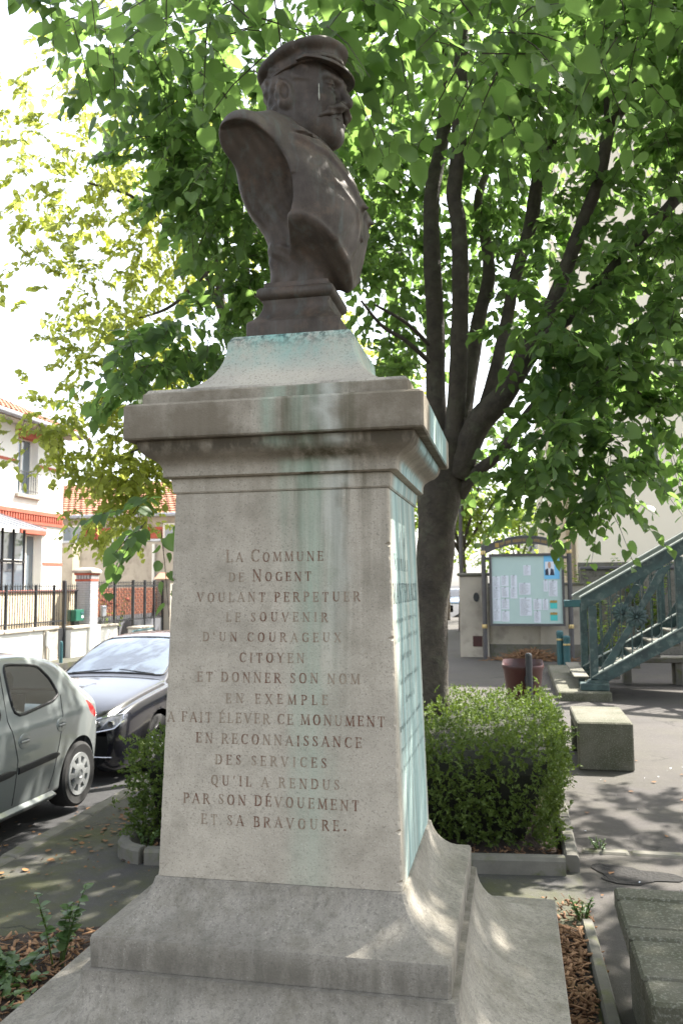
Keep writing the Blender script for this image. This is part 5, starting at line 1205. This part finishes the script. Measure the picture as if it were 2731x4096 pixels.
def foliage(clumps, size, axis=None):
    out = []; twigs = []
    for c, r, ns, nl in clumps:
        c = np.array(c, float); r = np.array(r, float)
        for _ in range(ns):
            o = rng.normal(0, 1, 3); o = o/np.linalg.norm(o)*rng.random()**.42
            p = c+o*r; d = norm(o*r/np.max(r)+np.array((0, 0, -.15))+rng.normal(0, .45, 3))
            a = spray(p, d, size*rng.uniform(2.6, 5.), int(nl*rng.uniform(.6, 1.4)), size); out.append(a[:4]); twigs.append(a[4])
    return [np.concatenate([a[i] for a in out]) for i in range(4)], twigs
def inview(P):
    psi, th = R(11.70), R(5.0); F = np.array((-math.sin(psi)*math.cos(th), math.cos(psi)*math.cos(th), math.sin(th))); X = np.array((math.cos(psi), math.sin(psi), 0)); U = np.cross(X, F)
    v = P-CAM; d = v@F; return d, (d > .3) & (np.abs(v@X) < d*.42) & (np.abs(v@U) < d*.63)
def make_foliage(root, clumps, size, m, n_single, name='crown', leaf='leaf', twig_m='bark', twig_r=.0035, trim=None):
    (P, T, U, S), tw = foliage(clumps, size)
    if trim is not None:
        k = trim(P); P, T, U, S = P[k], T[k], U[k], S[k]
    F = frames(T, U); F[:, :, 2] *= rng.uniform(.2, 3.2, len(P))[:, None]; F[:, :, 0] *= rng.uniform(.78, 1.08, len(P))[:, None]; d, vis = inview(P); key = np.where(vis, S/np.maximum(d, .1), 0); order = np.argsort(-key); one = order[:n_single]; rest = order[n_single:]
    cr = leaves_mesh(name, P[rest], F[rest], S[rest], m, root, n_single > 0)
    me = leaf_obj_mesh(leaf, m); ro = Vector(origin(root))
    for i in one:
        o = bpy.data.objects.new(leaf, me); col.objects.link(o); o.parent = root
        mt = Matrix([list(F[i][k]*S[i]) for k in range(3)]).to_4x4(); mt.translation = Vector(P[i])-ro; o.matrix_local = mt
    tm = MB()
    for a in tw:
        if trim is not None and not trim(np.array([a[1]]))[0]: continue
        tm.tube(a, [twig_r, twig_r*.8, twig_r*.4], 3, False)
    put('twigs', tm, M[twig_m], root, kind='stuff', norm=False)
    return len(P)
def limb(root, pts, rad, name='branch', m='bark', n=12):
    """smooth tapered limb through the points, slightly uneven"""
    P = np.array(pts, float); u = np.linspace(0, len(P)-1, (len(P)-1)*6+1); Q = crom(P, u); rr = np.interp(u, np.arange(len(P)), rad)
    rr = rr*(1+.03*np.sin(u*5)+.02*rng.normal(0, 1, len(rr)))
    return put(name, MB().tube(list(Q), list(rr), n), M[m], root, smooth=True)
LIMBS = [
 ('trunk', [(-0.71, 7.41, 0.38), (-0.72, 7.37, 0.76), (-0.72, 7.32, 1.33), (-0.68, 7.28, 1.9), (-0.64, 7.24, 2.36), (-0.6, 7.22, 2.74), (-0.57, 7.2, 3.01)], [0.153, 0.141, 0.137, 0.156, 0.176, 0.198, 0.191]),
 ('branch', [(-0.62, 7.2, 2.93), (-0.64, 7.25, 3.45), (-0.63, 7.25, 4.06), (-0.65, 7.24, 4.7), (-0.64, 7.29, 5.32), (-0.53, 7.36, 5.92), (-0.48, 7.4, 6.79), (-0.46, 7.43, 7.6)], [0.122, 0.104, 0.093, 0.09, 0.083, 0.076, 0.069, 0.058]),
 ('branch', [(-0.5, 7.18, 2.88), (-0.44, 7.09, 3.4), (-0.4, 7.0, 3.96), (-0.38, 6.9, 4.49), (-0.39, 6.87, 4.85), (-0.42, 6.85, 5.04), (-0.38, 6.78, 5.32), (-0.34, 6.7, 5.74), (-0.32, 6.66, 6.19), (-0.31, 6.61, 6.85)], [0.106, 0.094, 0.086, 0.082, 0.078, 0.074, 0.074, 0.073, 0.073, 0.066]),
 ('branch', [(-0.45, 7.43, 3.04), (-0.35, 7.6, 3.67), (-0.26, 7.67, 4.22), (-0.16, 7.75, 4.65), (-0.19, 7.81, 5.08), (-0.25, 7.87, 5.45), (-0.17, 7.96, 5.76)], [0.086, 0.081, 0.077, 0.07, 0.059, 0.051, 0.039]),
 ('branch', [(-0.42, 7.25, 2.81), (-0.24, 7.25, 3.19), (-0.1, 7.24, 3.66), (-0.0, 7.32, 4.1), (0.08, 7.31, 4.47), (0.23, 7.4, 4.98), (0.3, 7.38, 5.36), (0.46, 7.37, 5.84), (0.6, 7.45, 6.37), (0.77, 7.45, 6.76), (0.92, 7.44, 7.2)], [0.092, 0.076, 0.065, 0.062, 0.062, 0.071, 0.071, 0.067, 0.064, 0.06, 0.048]),
 ('branch', [(-0.48, 7.2, 2.69), (-0.27, 7.1, 3.11), (-0.05, 7.02, 3.33), (0.18, 6.94, 3.7), (0.34, 6.84, 3.97), (0.5, 6.79, 4.36), (0.65, 6.74, 4.74), (0.75, 6.68, 4.97), (0.83, 6.62, 5.37)], [0.152, 0.135, 0.114, 0.102, 0.082, 0.068, 0.063, 0.059, 0.056]),
 ('branch', [(0.83, 6.62, 5.37), (0.83, 6.63, 5.73), (0.83, 6.6, 6.1), (0.86, 6.57, 6.55)], [0.042, 0.035, 0.032, 0.028]),
 ('branch', [(0.83, 6.62, 5.37), (0.95, 6.58, 5.5), (1.08, 6.53, 5.76), (1.19, 6.48, 5.95), (1.29, 6.38, 6.16), (1.36, 6.38, 6.4)], [0.049, 0.045, 0.041, 0.037, 0.033, 0.03]),
 ('branch', [(0.21, 6.94, 3.73), (0.42, 6.82, 3.85), (0.6, 6.74, 3.97), (0.85, 6.67, 4.25), (1.09, 6.59, 4.49), (1.23, 6.51, 4.61), (1.43, 6.43, 4.82)], [0.073, 0.064, 0.056, 0.055, 0.054, 0.053, 0.049]),
 ('branch', [(-0.46, 7.27, 2.53), (-0.33, 7.18, 2.68), (-0.15, 7.1, 2.8), (-0.02, 7.01, 2.92), (0.15, 6.93, 3.15), (0.36, 6.85, 3.37), (0.51, 6.81, 3.58), (0.67, 6.78, 3.76)], [0.092, 0.068, 0.056, 0.051, 0.047, 0.043, 0.039, 0.028]),
 ('branch', [(-0.68, 7.12, 3.69), (-0.86, 6.86, 3.82), (-1.03, 6.72, 3.91), (-1.18, 6.57, 4.09)], [0.027, 0.022, 0.018, 0.011]),
 ('branch', [(-0.68, 7.11, 3.84), (-0.85, 6.85, 3.97), (-1.09, 6.69, 4.09)], [0.023, 0.019, 0.011]),
 ('branch', [(0.5, 6.81, 3.59), (0.77, 6.62, 3.4), (0.97, 6.48, 3.16)], [0.028, 0.02, 0.013]),
]
NEAR = [
 ((0.18, 6.43, 5.93), (0.66, 1.30, 0.52), 70, 14),
 ((0.99, 6.93, 5.68), (0.62, 1.40, 0.69), 80, 14),
 ((-0.03, 8.05, 5.66), (0.65, 1.00, 0.69), 60, 14),
 ((0.74, 7.67, 4.85), (0.60, 1.00, 0.60), 60, 14),
 ((1.11, 6.43, 4.61), (0.36, 0.90, 0.53), 45, 14),
 ((1.07, 6.40, 3.69), (0.39, 0.90, 0.42), 65, 14),
 ((0.42, 6.06, 3.69), (0.38, 0.60, 0.32), 40, 14),
 ((0.75, 6.48, 3.26), (0.50, 0.90, 0.36), 75, 14),
 ((0.35, 6.43, 2.87), (0.33, 0.60, 0.30), 40, 14),
 ((0.25, 6.54, 2.52), (0.27, 0.40, 0.24), 26, 13),
 ((0.73, 6.54, 2.53), (0.27, 0.50, 0.27), 32, 13),
 ((1.24, 6.81, 3.03), (0.21, 0.70, 0.38), 32, 13),
 ((0.11, 8.38, 4.56), (0.35, 0.60, 0.53), 22, 13),
 ((-0.22, 8.23, 3.17), (0.30, 0.40, 0.39), 14, 12),
 ((-1.13, 8.20, 5.99), (0.63, 1.20, 1.04), 105, 14),
 ((-1.14, 8.31, 4.73), (0.41, 1.00, 0.68), 50, 14),
 ((-1.25, 7.12, 6.38), (0.60, 1.20, 0.52), 60, 14),
 ((-1.21, 8.57, 4.02), (0.37, 0.70, 0.32), 26, 14),
 ((-0.22, 8.14, 6.55), (0.53, 1.00, 0.88), 55, 14),
 ((-0.24, 8.78, 5.01), (0.47, 0.80, 0.75), 45, 14),
 ((-2.33, 5.80, 4.82), (0.37, 0.90, 0.30), 44, 13),
 ((-2.10, 6.29, 4.47), (0.29, 0.90, 0.39), 44, 13),
 ((-2.08, 6.00, 5.54), (0.49, 1.20, 0.45), 70, 14),
 ((-2.36, 4.94, 5.26), (0.44, 0.90, 0.32), 42, 13),
 ((-2.24, 6.70, 4.18), (0.23, 0.60, 0.27), 16, 12),
 ((-2.20, 5.34, 3.47), (0.34, 0.50, 0.17), 24, 13),
 ((-2.42, 5.11, 3.21), (0.25, 0.40, 0.13), 16, 12),
 ((-2.57, 6.12, 5.30), (0.32, 0.60, 0.29), 20, 13),
 ((-1.86, 7.24, 5.89), (0.37, 0.90, 0.66), 36, 13),
 ((-2.21, 4.83, 2.17), (0.16, 0.30, 0.12), 7, 9),
 ((-1.20, 3.13, 4.14), (0.24, 0.45, 0.10), 14, 10),
 ((-0.74, 2.93, 3.95), (0.29, 0.50, 0.10), 20, 10),
 ((-0.03, 3.09, 3.85), (0.15, 0.35, 0.12), 12, 10),
 ((-0.39, 3.29, 4.19), (0.22, 0.40, 0.09), 12, 10),
 ((0.57, 3.88, 4.44), (0.27, 0.50, 0.12), 16, 10),
 ((-2.24, 3.97, 4.95), (0.22, 0.50, 0.11), 9, 11),
]
LIME = [
 ((-5.33, 8.11, 7.57), (0.60, 1.00, 0.70), 14, 15),
 ((-4.83, 8.33, 6.37), (0.65, 1.20, 0.65), 30, 15),
 ((-4.18, 8.42, 6.81), (0.55, 1.20, 0.70), 26, 15),
 ((-5.30, 8.33, 5.23), (0.45, 1.00, 0.60), 16, 15),
 ((-4.56, 8.48, 5.27), (0.55, 1.00, 0.55), 26, 15),
 ((-4.02, 9.05, 5.87), (0.58, 1.20, 0.63), 34, 15),
 ((-4.09, 8.64, 4.57), (0.50, 1.00, 0.45), 24, 15),
 ((-3.76, 9.27, 4.08), (0.63, 1.20, 0.58), 40, 15),
 ((-4.73, 8.53, 4.33), (0.35, 0.80, 0.50), 12, 14),
 ((-3.74, 9.83, 3.54), (0.55, 1.00, 0.50), 40, 15),
 ((-4.25, 9.01, 3.53), (0.41, 0.80, 0.41), 26, 15),
 ((-4.57, 8.67, 3.08), (0.30, 0.60, 0.30), 14, 14),
 ((-4.26, 9.05, 2.96), (0.46, 0.80, 0.31), 22, 15),
 ((-4.85, 8.48, 3.41), (0.25, 0.50, 0.35), 8, 14),
 ((-5.32, 8.27, 3.50), (0.24, 0.50, 0.29), 6, 14),
 ((-4.73, 8.80, 2.49), (0.25, 0.50, 0.25), 8, 13),
 ((-4.47, 9.15, 2.56), (0.31, 0.50, 0.26), 10, 13),
 ((-5.16, 8.04, 3.11), (0.19, 0.50, 0.19), 4, 12),
 ((-3.77, 9.56, 6.51), (0.66, 1.20, 0.88), 40, 15),
 ((-3.42, 9.52, 7.77), (0.66, 1.20, 0.83), 30, 15),
 ((-4.59, 8.55, 7.80), (0.62, 1.20, 0.62), 22, 15),
 ((-2.85, 11.29, 6.42), (1.01, 2.00, 2.21), 60, 15),
 ((-3.39, 11.35, 4.54), (0.51, 1.50, 0.76), 26, 15),
 ((-1.93, 12.65, 4.90), (0.75, 1.50, 0.96), 40, 15),
 ((-5.40, 8.01, 6.28), (0.29, 0.80, 0.98), 14, 14),
 ((-4.99, 8.42, 3.81), (0.30, 0.60, 0.40), 8, 14),
]
LIMEB = [
 ([(-3.0, 9.2, 1.97), (-2.98, 9.07, 3.48), (-2.97, 8.98, 4.49), (-2.99, 9.03, 5.08), (-3.06, 9.15, 5.82), (-3.2, 9.24, 6.75), (-3.32, 9.25, 7.6)], [0.086, 0.081, 0.071, 0.066, 0.052, 0.037, 0.021]),
 ([(-2.96, 9.03, 3.98), (-3.21, 9.13, 4.55), (-3.34, 9.16, 5.1), (-3.41, 9.2, 5.65), (-3.57, 9.19, 6.49), (-3.8, 9.18, 7.18)], [0.061, 0.062, 0.057, 0.053, 0.037, 0.021]),
 ([(-3.35, 9.17, 4.99), (-3.63, 8.93, 5.78), (-3.85, 8.67, 5.91), (-4.15, 8.38, 6.17), (-4.63, 8.27, 6.32)], [0.031, 0.026, 0.025, 0.02, 0.01]),
 ([(-3.04, 9.11, 4.01), (-3.49, 9.15, 3.73), (-3.82, 8.9, 3.49), (-4.27, 8.72, 3.28)], [0.031, 0.026, 0.02, 0.01]),
 ([(-3.06, 9.15, 5.82), (-2.83, 9.85, 6.55), (-2.56, 10.66, 7.27)], [0.031, 0.028, 0.018]),
 ([(-3.41, 9.2, 5.65), (-3.86, 8.95, 5.07), (-4.18, 8.7, 4.85)], [0.026, 0.021, 0.01]),
]
lin = thing('linden_tree', LIMBS[0][1][0][:2]+(0,), 'many stemmed linden tree with dark bark rising from the clipped hedge, crown overhead', 'tree')
tk = None
for nm, pts, rad in LIMBS:
    if nm == 'trunk':
        pts = [(pts[0][0]-.01, pts[0][1], -.02)]+pts; rad = [rad[0]*1.25]+rad
    if nm != 'trunk': rad = [q*.86 for q in rad]
    o = limb(lin, pts, rad, nm, n=16 if rad[0] > .1 else 10)
# crown above and before the frame, with clumps added toward the sun for shade
SHADE_CLUMPS = [((1.6, 6.8, 6.3), (1.5, 1.5, 1.0), 150, 12), ((.6, 6.0, 6.8), (1.5, 1.4, 1.0), 140, 12), ((2.8, 6.2, 6.2), (1.4, 1.5, .9), 170, 12), ((4.2, 7.2, 6.4), (1.4, 1.6, 1.0), 170, 12), ((4.4, 9.6, 6.4), (1.4, 1.5, 1.0), 130, 12), ((2.2, 4.6, 5.6), (1.3, 1.1, .8), 120, 12), ((3.6, 5.0, 5.8), (1.3, 1.2, .8), 130, 12), ((.2, 3.8, 5.6), (1.4, 1.0, .7), 80, 12), ((-.9, 5.8, 7.6), (1.8, 1.8, 1.2), 110, 12), ((-1.4, 9.2, 6.4), (1.6, 1.4, 1.1), 90, 12), ((-2.6, 8.4, 6.8), (1.4, 1.4, 1.0), 60, 12), ((5.2, 6.0, 6.0), (1.2, 1.4, .9), 100, 12), ((.8, 2.2, 5.0), (1.4, 1.0, .6), 60, 12), ((1.0, 9.2, 7.6), (2.0, 1.6, 1.2), 70, 12)]
def clear_of_bust(P):      # no leaf inside or in front of the bust and pedestal
    q = P-np.array((PX, PY, 0)); body = (np.hypot(q[:, 0], q[:, 1]) < .62) & (P[:, 2] < 3.75)
    d = P[:, 1]/PY; a = P[:, 0]/np.maximum(P[:, 1], .1); el = (P[:, 2]-1.75)/np.maximum(P[:, 1], .1)
    front = (P[:, 1] < PY+.2) & (a > -.40) & (a < -.10) & (el < .70)
    return ~(body | front) & (np.linalg.norm(P-CAM, axis=1) > 1.9)
NEAR += [((1.78, 6.6, 6.3), (.55, .7, .6), 50, 13), ((1.55, 6.9, 5.3), (.5, .7, .5), 40, 13), ((.2, 5.2, 5.0), (.7, .6, .4), 40, 13), ((-1.7, 5.4, 4.9), (.8, .6, .45), 40, 13)]
NEAR = [(c, r, int(n*(.82 if c[0] > .1 else 1.0)), l) for c, r, n, l in NEAR]; SHADE_CLUMPS = [(c, r, int(n*1.5), l) for c, r, n, l in SHADE_CLUMPS]
make_foliage(lin, NEAR+SHADE_CLUMPS, .097, M['linden'], 300, trim=clear_of_bust)
lime = thing('street_tree', (LIMEB[0][0][0][0], LIMEB[0][0][0][1], -.2), 'slender street tree with sparse sunlit yellow green leaves hanging over the parked cars', 'tree')
for k, (pts, rad) in enumerate(LIMEB):
    if k == 0: pts = [(pts[0][0]+.02, pts[0][1], -.3)]+pts; rad = [rad[0]*1.3]+rad
    limb(lime, pts, rad, 'trunk' if k < 2 else 'branch', n=8)
LIME = [(c, r, int(n*(2.8 if c[2] < 4.6 else 1.9)*(.55 if c[0] < -5.0 else 1)), l) for c, r, n, l in LIME]
make_foliage(lime, LIME, .072, M['lime'], 300, trim=clear_of_bust, twig_r=.003)
# trees down the side street
def street_tree(x, y, h, r, label, n=200, sz_=.16, m='far', ns=60, z0=0.):
    t = thing('street_tree', (x, y, z0), label, 'tree', 'trees down the side street')
    limb(t, [(x, y, z0-.1), (x+.05, y, z0+h*.25), (x, y+.1, z0+h*.45), (x+.1, y, z0+h*.8)], [.17, .14, .11, .04], 'trunk', n=8)
    for k in range(4):
        a = k*1.6+.4; limb(t, [(x, y, z0+h*.38), (x+r*.35*math.cos(a), y+r*.35*math.sin(a), z0+h*.55), (x+r*.7*math.cos(a), y+r*.7*math.sin(a), z0+h*.72)], [.08, .05, .02], 'branch', n=6)
    cl = []
    for k in range(12):
        a = rng.uniform(0, 6.28); q = r*rng.uniform(.2, .75); cl.append(((x+q*math.cos(a), y+q*math.sin(a), z0+h*rng.uniform(.42, .95)), (r*.42, r*.42, h*.13), n//12, 12))
    make_foliage(t, cl, sz_, M[m], 0, twig_r=.006)
street_tree(-1.9, 31, 7.5, 2.5, 'bright green street tree behind the lamp post and notice board', 330)
street_tree(-3.2, 40, 8.5, 2.8, 'bright leafy street tree behind the far parked car', 260, .18)
street_tree(.3, 52, 7, 2.4, 'small rounded street tree in front of the far pale house', 200, .2)
street_tree(-5.4, 22, 9, 2.8, 'tall green street tree standing right behind the bust and the stone pedestal', 300, .13, 'lime')
street_tree(-6.8, 30, 11, 3.0, 'tall pale green street tree beyond the black saloon', 260, .15, 'lime')
# ------------------------------------------------------------------ clipped hedge
hg = thing('yew_hedge', (-1.0, 6.8, 0), 'clipped dark green yew hedge in a kerbed bed behind the pedestal', 'hedge')
HXa, HXb, HYb, HT = -2.54, .26, 8.12, .70
def hy0(x): return fy(x)+.20
core = MB(); nx_ = 26; rings = []
for i in range(nx_+1):
    x = HXa+.08+(HXb-HXa-.16)*i/nx_; y0 = hy0(x)+.12; w_ = lambda: rng.uniform(-.03, .03)
    rings.append([(x-.16*(i > nx_-3), y0+.26, .02), (x-.1*(i > nx_-3), y0+.14+w_(), .22), (x, y0+w_(), .5), (x, y0+.04, HT-.12+w_()), (x, y0+.2, HT-.07+w_()), (x, (y0+HYb)/2, HT-.07+w_()), (x, HYb-.2, HT-.08+w_()), (x, HYb-.08, HT-.2), (x, HYb-.1, .02)])
put('hedge_core', core.loft(rings, True, True), M['hedge_in'], hg)  # solid dark core added inside the hedge, closing gaps between sprigs
def sprig_points(n):
    P = []; N = []
    area = [('top', (HXb-HXa)*(HYb-5.5)*1.0), ('front', (HXb-HXa)*HT*2.4), ('right', (HYb-5.5)*HT*1.6), ('left', (HYb-5.2)*HT*1.0)]
    tot = sum(a for _, a in area)
    for nm, a in area:
        k = int(n*a/tot); u = rng.random(k); v = rng.random(k); j = np.abs(rng.normal(0, .035, k))
        if nm == 'top':
            x = HXa+(HXb-HXa)*u; y = hy0(x)+(HYb-hy0(x))*v; lump = .025*np.sin(7*x+3)*np.sin(6*y)+.012*np.sin(19*x+7*y)
            p = np.stack([x, y, HT-.07+1.6*lump+j*1.7], 1); nn = np.tile((.1, -.35, .75), (k, 1))+rng.normal(0, .35, (k, 3))
        elif nm == 'front':
            x = HXa+(HXb-HXa)*u; z = .05+(HT-.05)*v; p = np.stack([x, hy0(x)+.05-j*1.3+.02*np.sin(9*x+5*z)+.05*np.clip(z-.62, 0, 1)*3+.45*np.clip(.42-z, 0, 1), z], 1); nn = np.tile((0, -1., .25), (k, 1))
        elif nm == 'right':
            y = hy0(HXb)+(HYb-hy0(HXb))*u; z = .05+(HT-.05)*v; p = np.stack([HXb-.05+j*1.3+.03*np.sin(6*y+4*z)-.35*np.clip(.42-z, 0, 1), y, z], 1); nn = np.tile((1., 0, .25), (k, 1))
        else:
            y = hy0(HXa)+(HYb-hy0(HXa))*u; z = .05+(HT-.05)*v; p = np.stack([HXa+.05-j*1.6, y, z], 1); nn = np.tile((-1., 0, .25), (k, 1))
        P.append(p); N.append(nn)
    return np.concatenate(P), np.concatenate(N)
P, N = sprig_points(8500); n = len(P); D = norm(N+rng.normal(0, .45, (n, 3))+np.array((0, 0, .15))); k = 9
tt = np.tile(np.linspace(.05, 1, k), n)[:, None]; D9 = np.repeat(D, k, 0); P9 = np.repeat(P, k, 0); sg = np.tile(np.where(np.arange(k) % 2, 1, -1), n)[:, None]
sd_ = norm(np.cross(D9, rng.normal(0, 1, (n*k, 3)))); LP = P9+D9*tt*.065*np.repeat(rng.uniform(.5, 1.3, (n, 1)), k, 0); TT = D9*.75+sd_*sg*.8+rng.normal(0, .15, (n*k, 3))
FF = frames(TT, D9+rng.normal(0, .6, (n*k, 3))); SS = rng.uniform(.016, .030, n*k); FF[:, :, 0] *= .50
d_, vis = inview(LP); order = np.argsort(-np.where(vis, SS/np.maximum(d_, .1), 0))
leaves_mesh('foliage', LP, FF, SS, M['yew'], hg)
# ------------------------------------------------------------------ plants, leaves and litter on the ground
def rosette_plant(name, x, y, label, cat, stems, h, size, m='ivy', z0=.015, group=None, nl=12, wide=.5):
    t = thing(name, (x, y, z0), label, cat, group); P = []; T = []; U = []; S = []
    for k in range(stems):
        a = rng.uniform(0, 6.28); hh = h*rng.uniform(.5, 1.0); tip = np.array((x+wide*hh*math.cos(a), y+wide*hh*math.sin(a), z0+hh)); b = np.array((x+.02*math.cos(a), y+.02*math.sin(a), z0-.01)); mid = (b+tip)/2+np.array((0, 0, hh*.12))
        put('stem', MB().tube([b, mid, tip], [.004, .003, .0015], 5), M['yew'], t)
        for q in np.linspace(.25, 1, nl):
            p = (b*(1-q)+mid*q if q < .5 else mid*(2-2*q)*1+tip*(2*q-1)); p = b+(tip-b)*q+np.array((0, 0, hh*.12*4*q*(1-q)))
            s_ = rng.uniform(0, 6.28); P.append(p); T.append((math.cos(s_), math.sin(s_), rng.uniform(-.2, .5))); U.append((rng.normal(0, .3), rng.normal(0, .3), 1)); S.append(size*rng.uniform(.6, 1.2)*(1-.4*q))
    P, T, U, S = map(np.array, (P, T, U, S)); F = frames(T, U); me = leaf_obj_mesh('leaf', M[m])
    for i in range(min(len(P), 120)):
        o = bpy.data.objects.new('leaf', me); col.objects.link(o); o.parent = t
        mt = Matrix([list(F[i][k]*S[i]) for k in range(3)]).to_4x4(); mt.translation = Vector(P[i])-Vector((x, y, z0)); o.matrix_local = mt
    if len(P) > 120: leaves_mesh('foliage', P[120:], F[120:], S[120:], M[m], t)
    return t
rosette_plant('rose_shoot', -2.10, 3.62, 'young leggy plant with upright reddish tipped shoots in the mulch beside the plinth', 'plant', 8, .38, .062, nl=10, wide=.35)
rosette_plant('leafy_weed', -2.22, 3.50, 'low broad leaved weed at the foot of the leggy shoots', 'plant', 9, .13, .065, nl=8, wide=1.)
rosette_plant('leafy_weed', .30, 4.62, 'tuft of weeds at the end of the narrow kerb right of the plinth', 'plant', 10, .10, .028, nl=6, wide=.7)
rosette_plant('leafy_weed', .50, 5.80, 'tuft of weeds growing in the joint of the square by the setts', 'plant', 10, .06, .025, nl=6, wide=1.2)
rosette_plant('leafy_weed', -2.40, 5.22, 'tuft of weeds inside the rounded corner of the hedge bed', 'plant', 10, .14, .03, nl=7, wide=.6)
rosette_plant('climbing_plant', 1.75, 21.15, 'light green bush growing over the grey wall behind the staircase handrail', 'plant', 26, 2.4, .17, 'far', nl=14, wide=.28)
rosette_plant('climbing_plant', 3.1, 21.1, 'light green bush further right along the grey wall behind the staircase', 'plant', 26, 2.5, .17, 'far', nl=14, wide=.28)
rosette_plant('climbing_plant', 1.9, 17.8, 'green shrub seen through the balusters of the staircase', 'plant', 26, 1.5, .13, 'far', nl=12, wide=.5)
rb_ = rosette_plant('rose_bush', -12.9, 25.3, 'bush with red roses behind the wide iron gate', 'bush', 16, 1.95, .11, 'far', GF, nl=12, wide=.35)
for i in range(9):
    a = rng.uniform(0, 6.28); p = (-12.85+.35*math.cos(a), 25.3+.5*math.sin(a), 1.35+rng.uniform(-.25, .4)); put('rose', MB().lathe(p, [(.01, -.05), (.06, -.02), (.07, .02), (.05, .05), (.01, .05)], 8), M['brick_red'], rb_)
# ground cover and wood chips
def scatter(n, poly, m_size, up, tilt, m, name, z0, label=None, kind='stuff', clump=None):
    poly = np.array(poly); lo, hi = poly.min(0), poly.max(0); P = []
    while len(P) < n:
        q = lo+(hi-lo)*rng.random((n*2, 2)); q = q[poly_sd(q, poly) < 0]
        if clump is not None: q = q[rng.random(len(q)) < clump(q)]
        P += list(q)
    P = np.array(P[:n]); P = np.column_stack([P, z0+np.abs(rng.normal(0, up, n))]); a = rng.uniform(0, 6.28, n)
    T = np.stack([np.cos(a), np.sin(a), rng.normal(0, tilt, n)], 1); U = np.stack([rng.normal(0, tilt*1.5, n), rng.normal(0, tilt*1.5, n), np.ones(n)], 1); return P, frames(T, U), m_size*rng.uniform(.5, 1.3, n)
def chips(n, poly, z0, name, size=.04, m='chip', parent=None):
    P, F, S = scatter(n, poly, size,     .010, .45, None, '', z0); B_ = np.array([(x, y, z) for z in (-.03, .03) for y in (-.5, .5) for x in (-.13, .13)])
    B_ = B_*(1, 1, 1); V = P[:, None]+np.einsum('nij,nkj->nki', F, B_[None]*np.stack([rng.uniform(.5, 1.5, n), rng.uniform(.6, 1.3, n), np.ones(n)], 1)[:, None])*S[:, None, None]
    q = np.array([0, 2, 3, 1, 4, 5, 7, 6, 0, 1, 5, 4, 2, 6, 7, 3, 0, 4, 6, 2, 1, 3, 7, 5]); loops = ((np.arange(n)*8)[:, None]+q[None]).ravel()
    return put(name, fast_mesh(name, V.reshape(-1, 3), loops, np.arange(n*6)*4), M[m], parent, kind='stuff')
chips(4200, [(.02, 1.5), (.30, 1.5), (.285, 4.45), (-.6, 4.40), (-.4, 3.4), (.02, 3.3)], .022, 'wood_chips', .047)
chips(5200, [(-3.15, 1.5), (-1.45, 1.5), (-1.45, 3.4), (-.6, 3.45), (-.6, 4.35), (-1.6, 4.2), (-2.3, 3.95), (-3.15, 3.5)], .022, 'wood_chips', .047)
chips(500, [(-2.4, 5.15), (.25, 5.45), (.25, 5.7), (-2.4, 5.5)], .02, 'bed_litter', .035)
chips(160, [(.36, 3.9), (.36, 4.9), (.1, 4.9), (.1, 4.55)], .006, 'leaf_litter', .035, 'deadleaf'); chips(90, [(.35, 2.0), (1.6, 2.0), (1.6, 2.9), (.35, 3.4)], .006, 'leaf_litter', .035, 'deadleaf')
gc = scatter(2600, [(-3.15, 1.5), (-1.5, 1.5), (-1.5, 3.3), (-2.0, 3.5), (-3.15, 3.35)], .042, .030, .35, None, '', .03, clump=lambda q: np.clip(.5+.6*np.sin(q[:, 0]*5+1)*np.sin(q[:, 1]*6), .08, 1))
leaves_mesh('ground_ivy', *gc, M['ivy'], None)
fa = scatter(110, [(-3.1, 4.5), (-2.65, 5.3), (-2.65, 7), (-3.1, 7)], .035, .002, .1, None, '', .008); leaves_mesh('fallen_leaves', *fa, M['deadleaf'], None)
fa = scatter(60, [(.4, 4), (3, 4), (3.5, 11), (.4, 8)], .035, .002, .1, None, '', .008); leaves_mesh('fallen_leaves', *fa, M['deadleaf'], None)
fa = scatter(60, [(-4.2, 4), (-3.4, 4), (-3.4, 8), (-4.2, 8)], .04, .002, .1, None, '', 0); fa[0][:, 2] = [road_z(y)+.012 for y in fa[0][:, 1]]; leaves_mesh('fallen_leaves', *fa, M['deadleaf'], None)
fa = scatter(70, [(.4, 4), (3, 4), (4.5, 12), (.4, 8)], .014, .002, .3, None, '', .008); leaves_mesh('fallen_petals', *fa, M['paper'], None)
fa = scatter(160, [(-3.1, 3.9), (-1.6, 4.5), (-2.65, 5.3), (-2.65, 8), (-3.1, 8)], .016, .002, .3, None, '', .008); leaves_mesh('fallen_petals', *fa, M['deadleaf'], None)
# heap of cut brushwood at the foot of the notice board
bh = MB()
for i in range(420):
    x = rng.normal(.35, .42); y = 19.35+rng.normal(0, .16); h = max(0, .26-.3*abs(x-.35))*rng.random(); a = rng.uniform(0, 6.28); L = rng.uniform(.08, .30)
    bh.tube([(x, y, h), (x+L*math.cos(a), y+L*math.sin(a)*.5, h+rng.uniform(0, .08))], [.012, .006], 4, False)
put('brushwood_heap', bh, M['chip'], None, kind='stuff', norm=False)
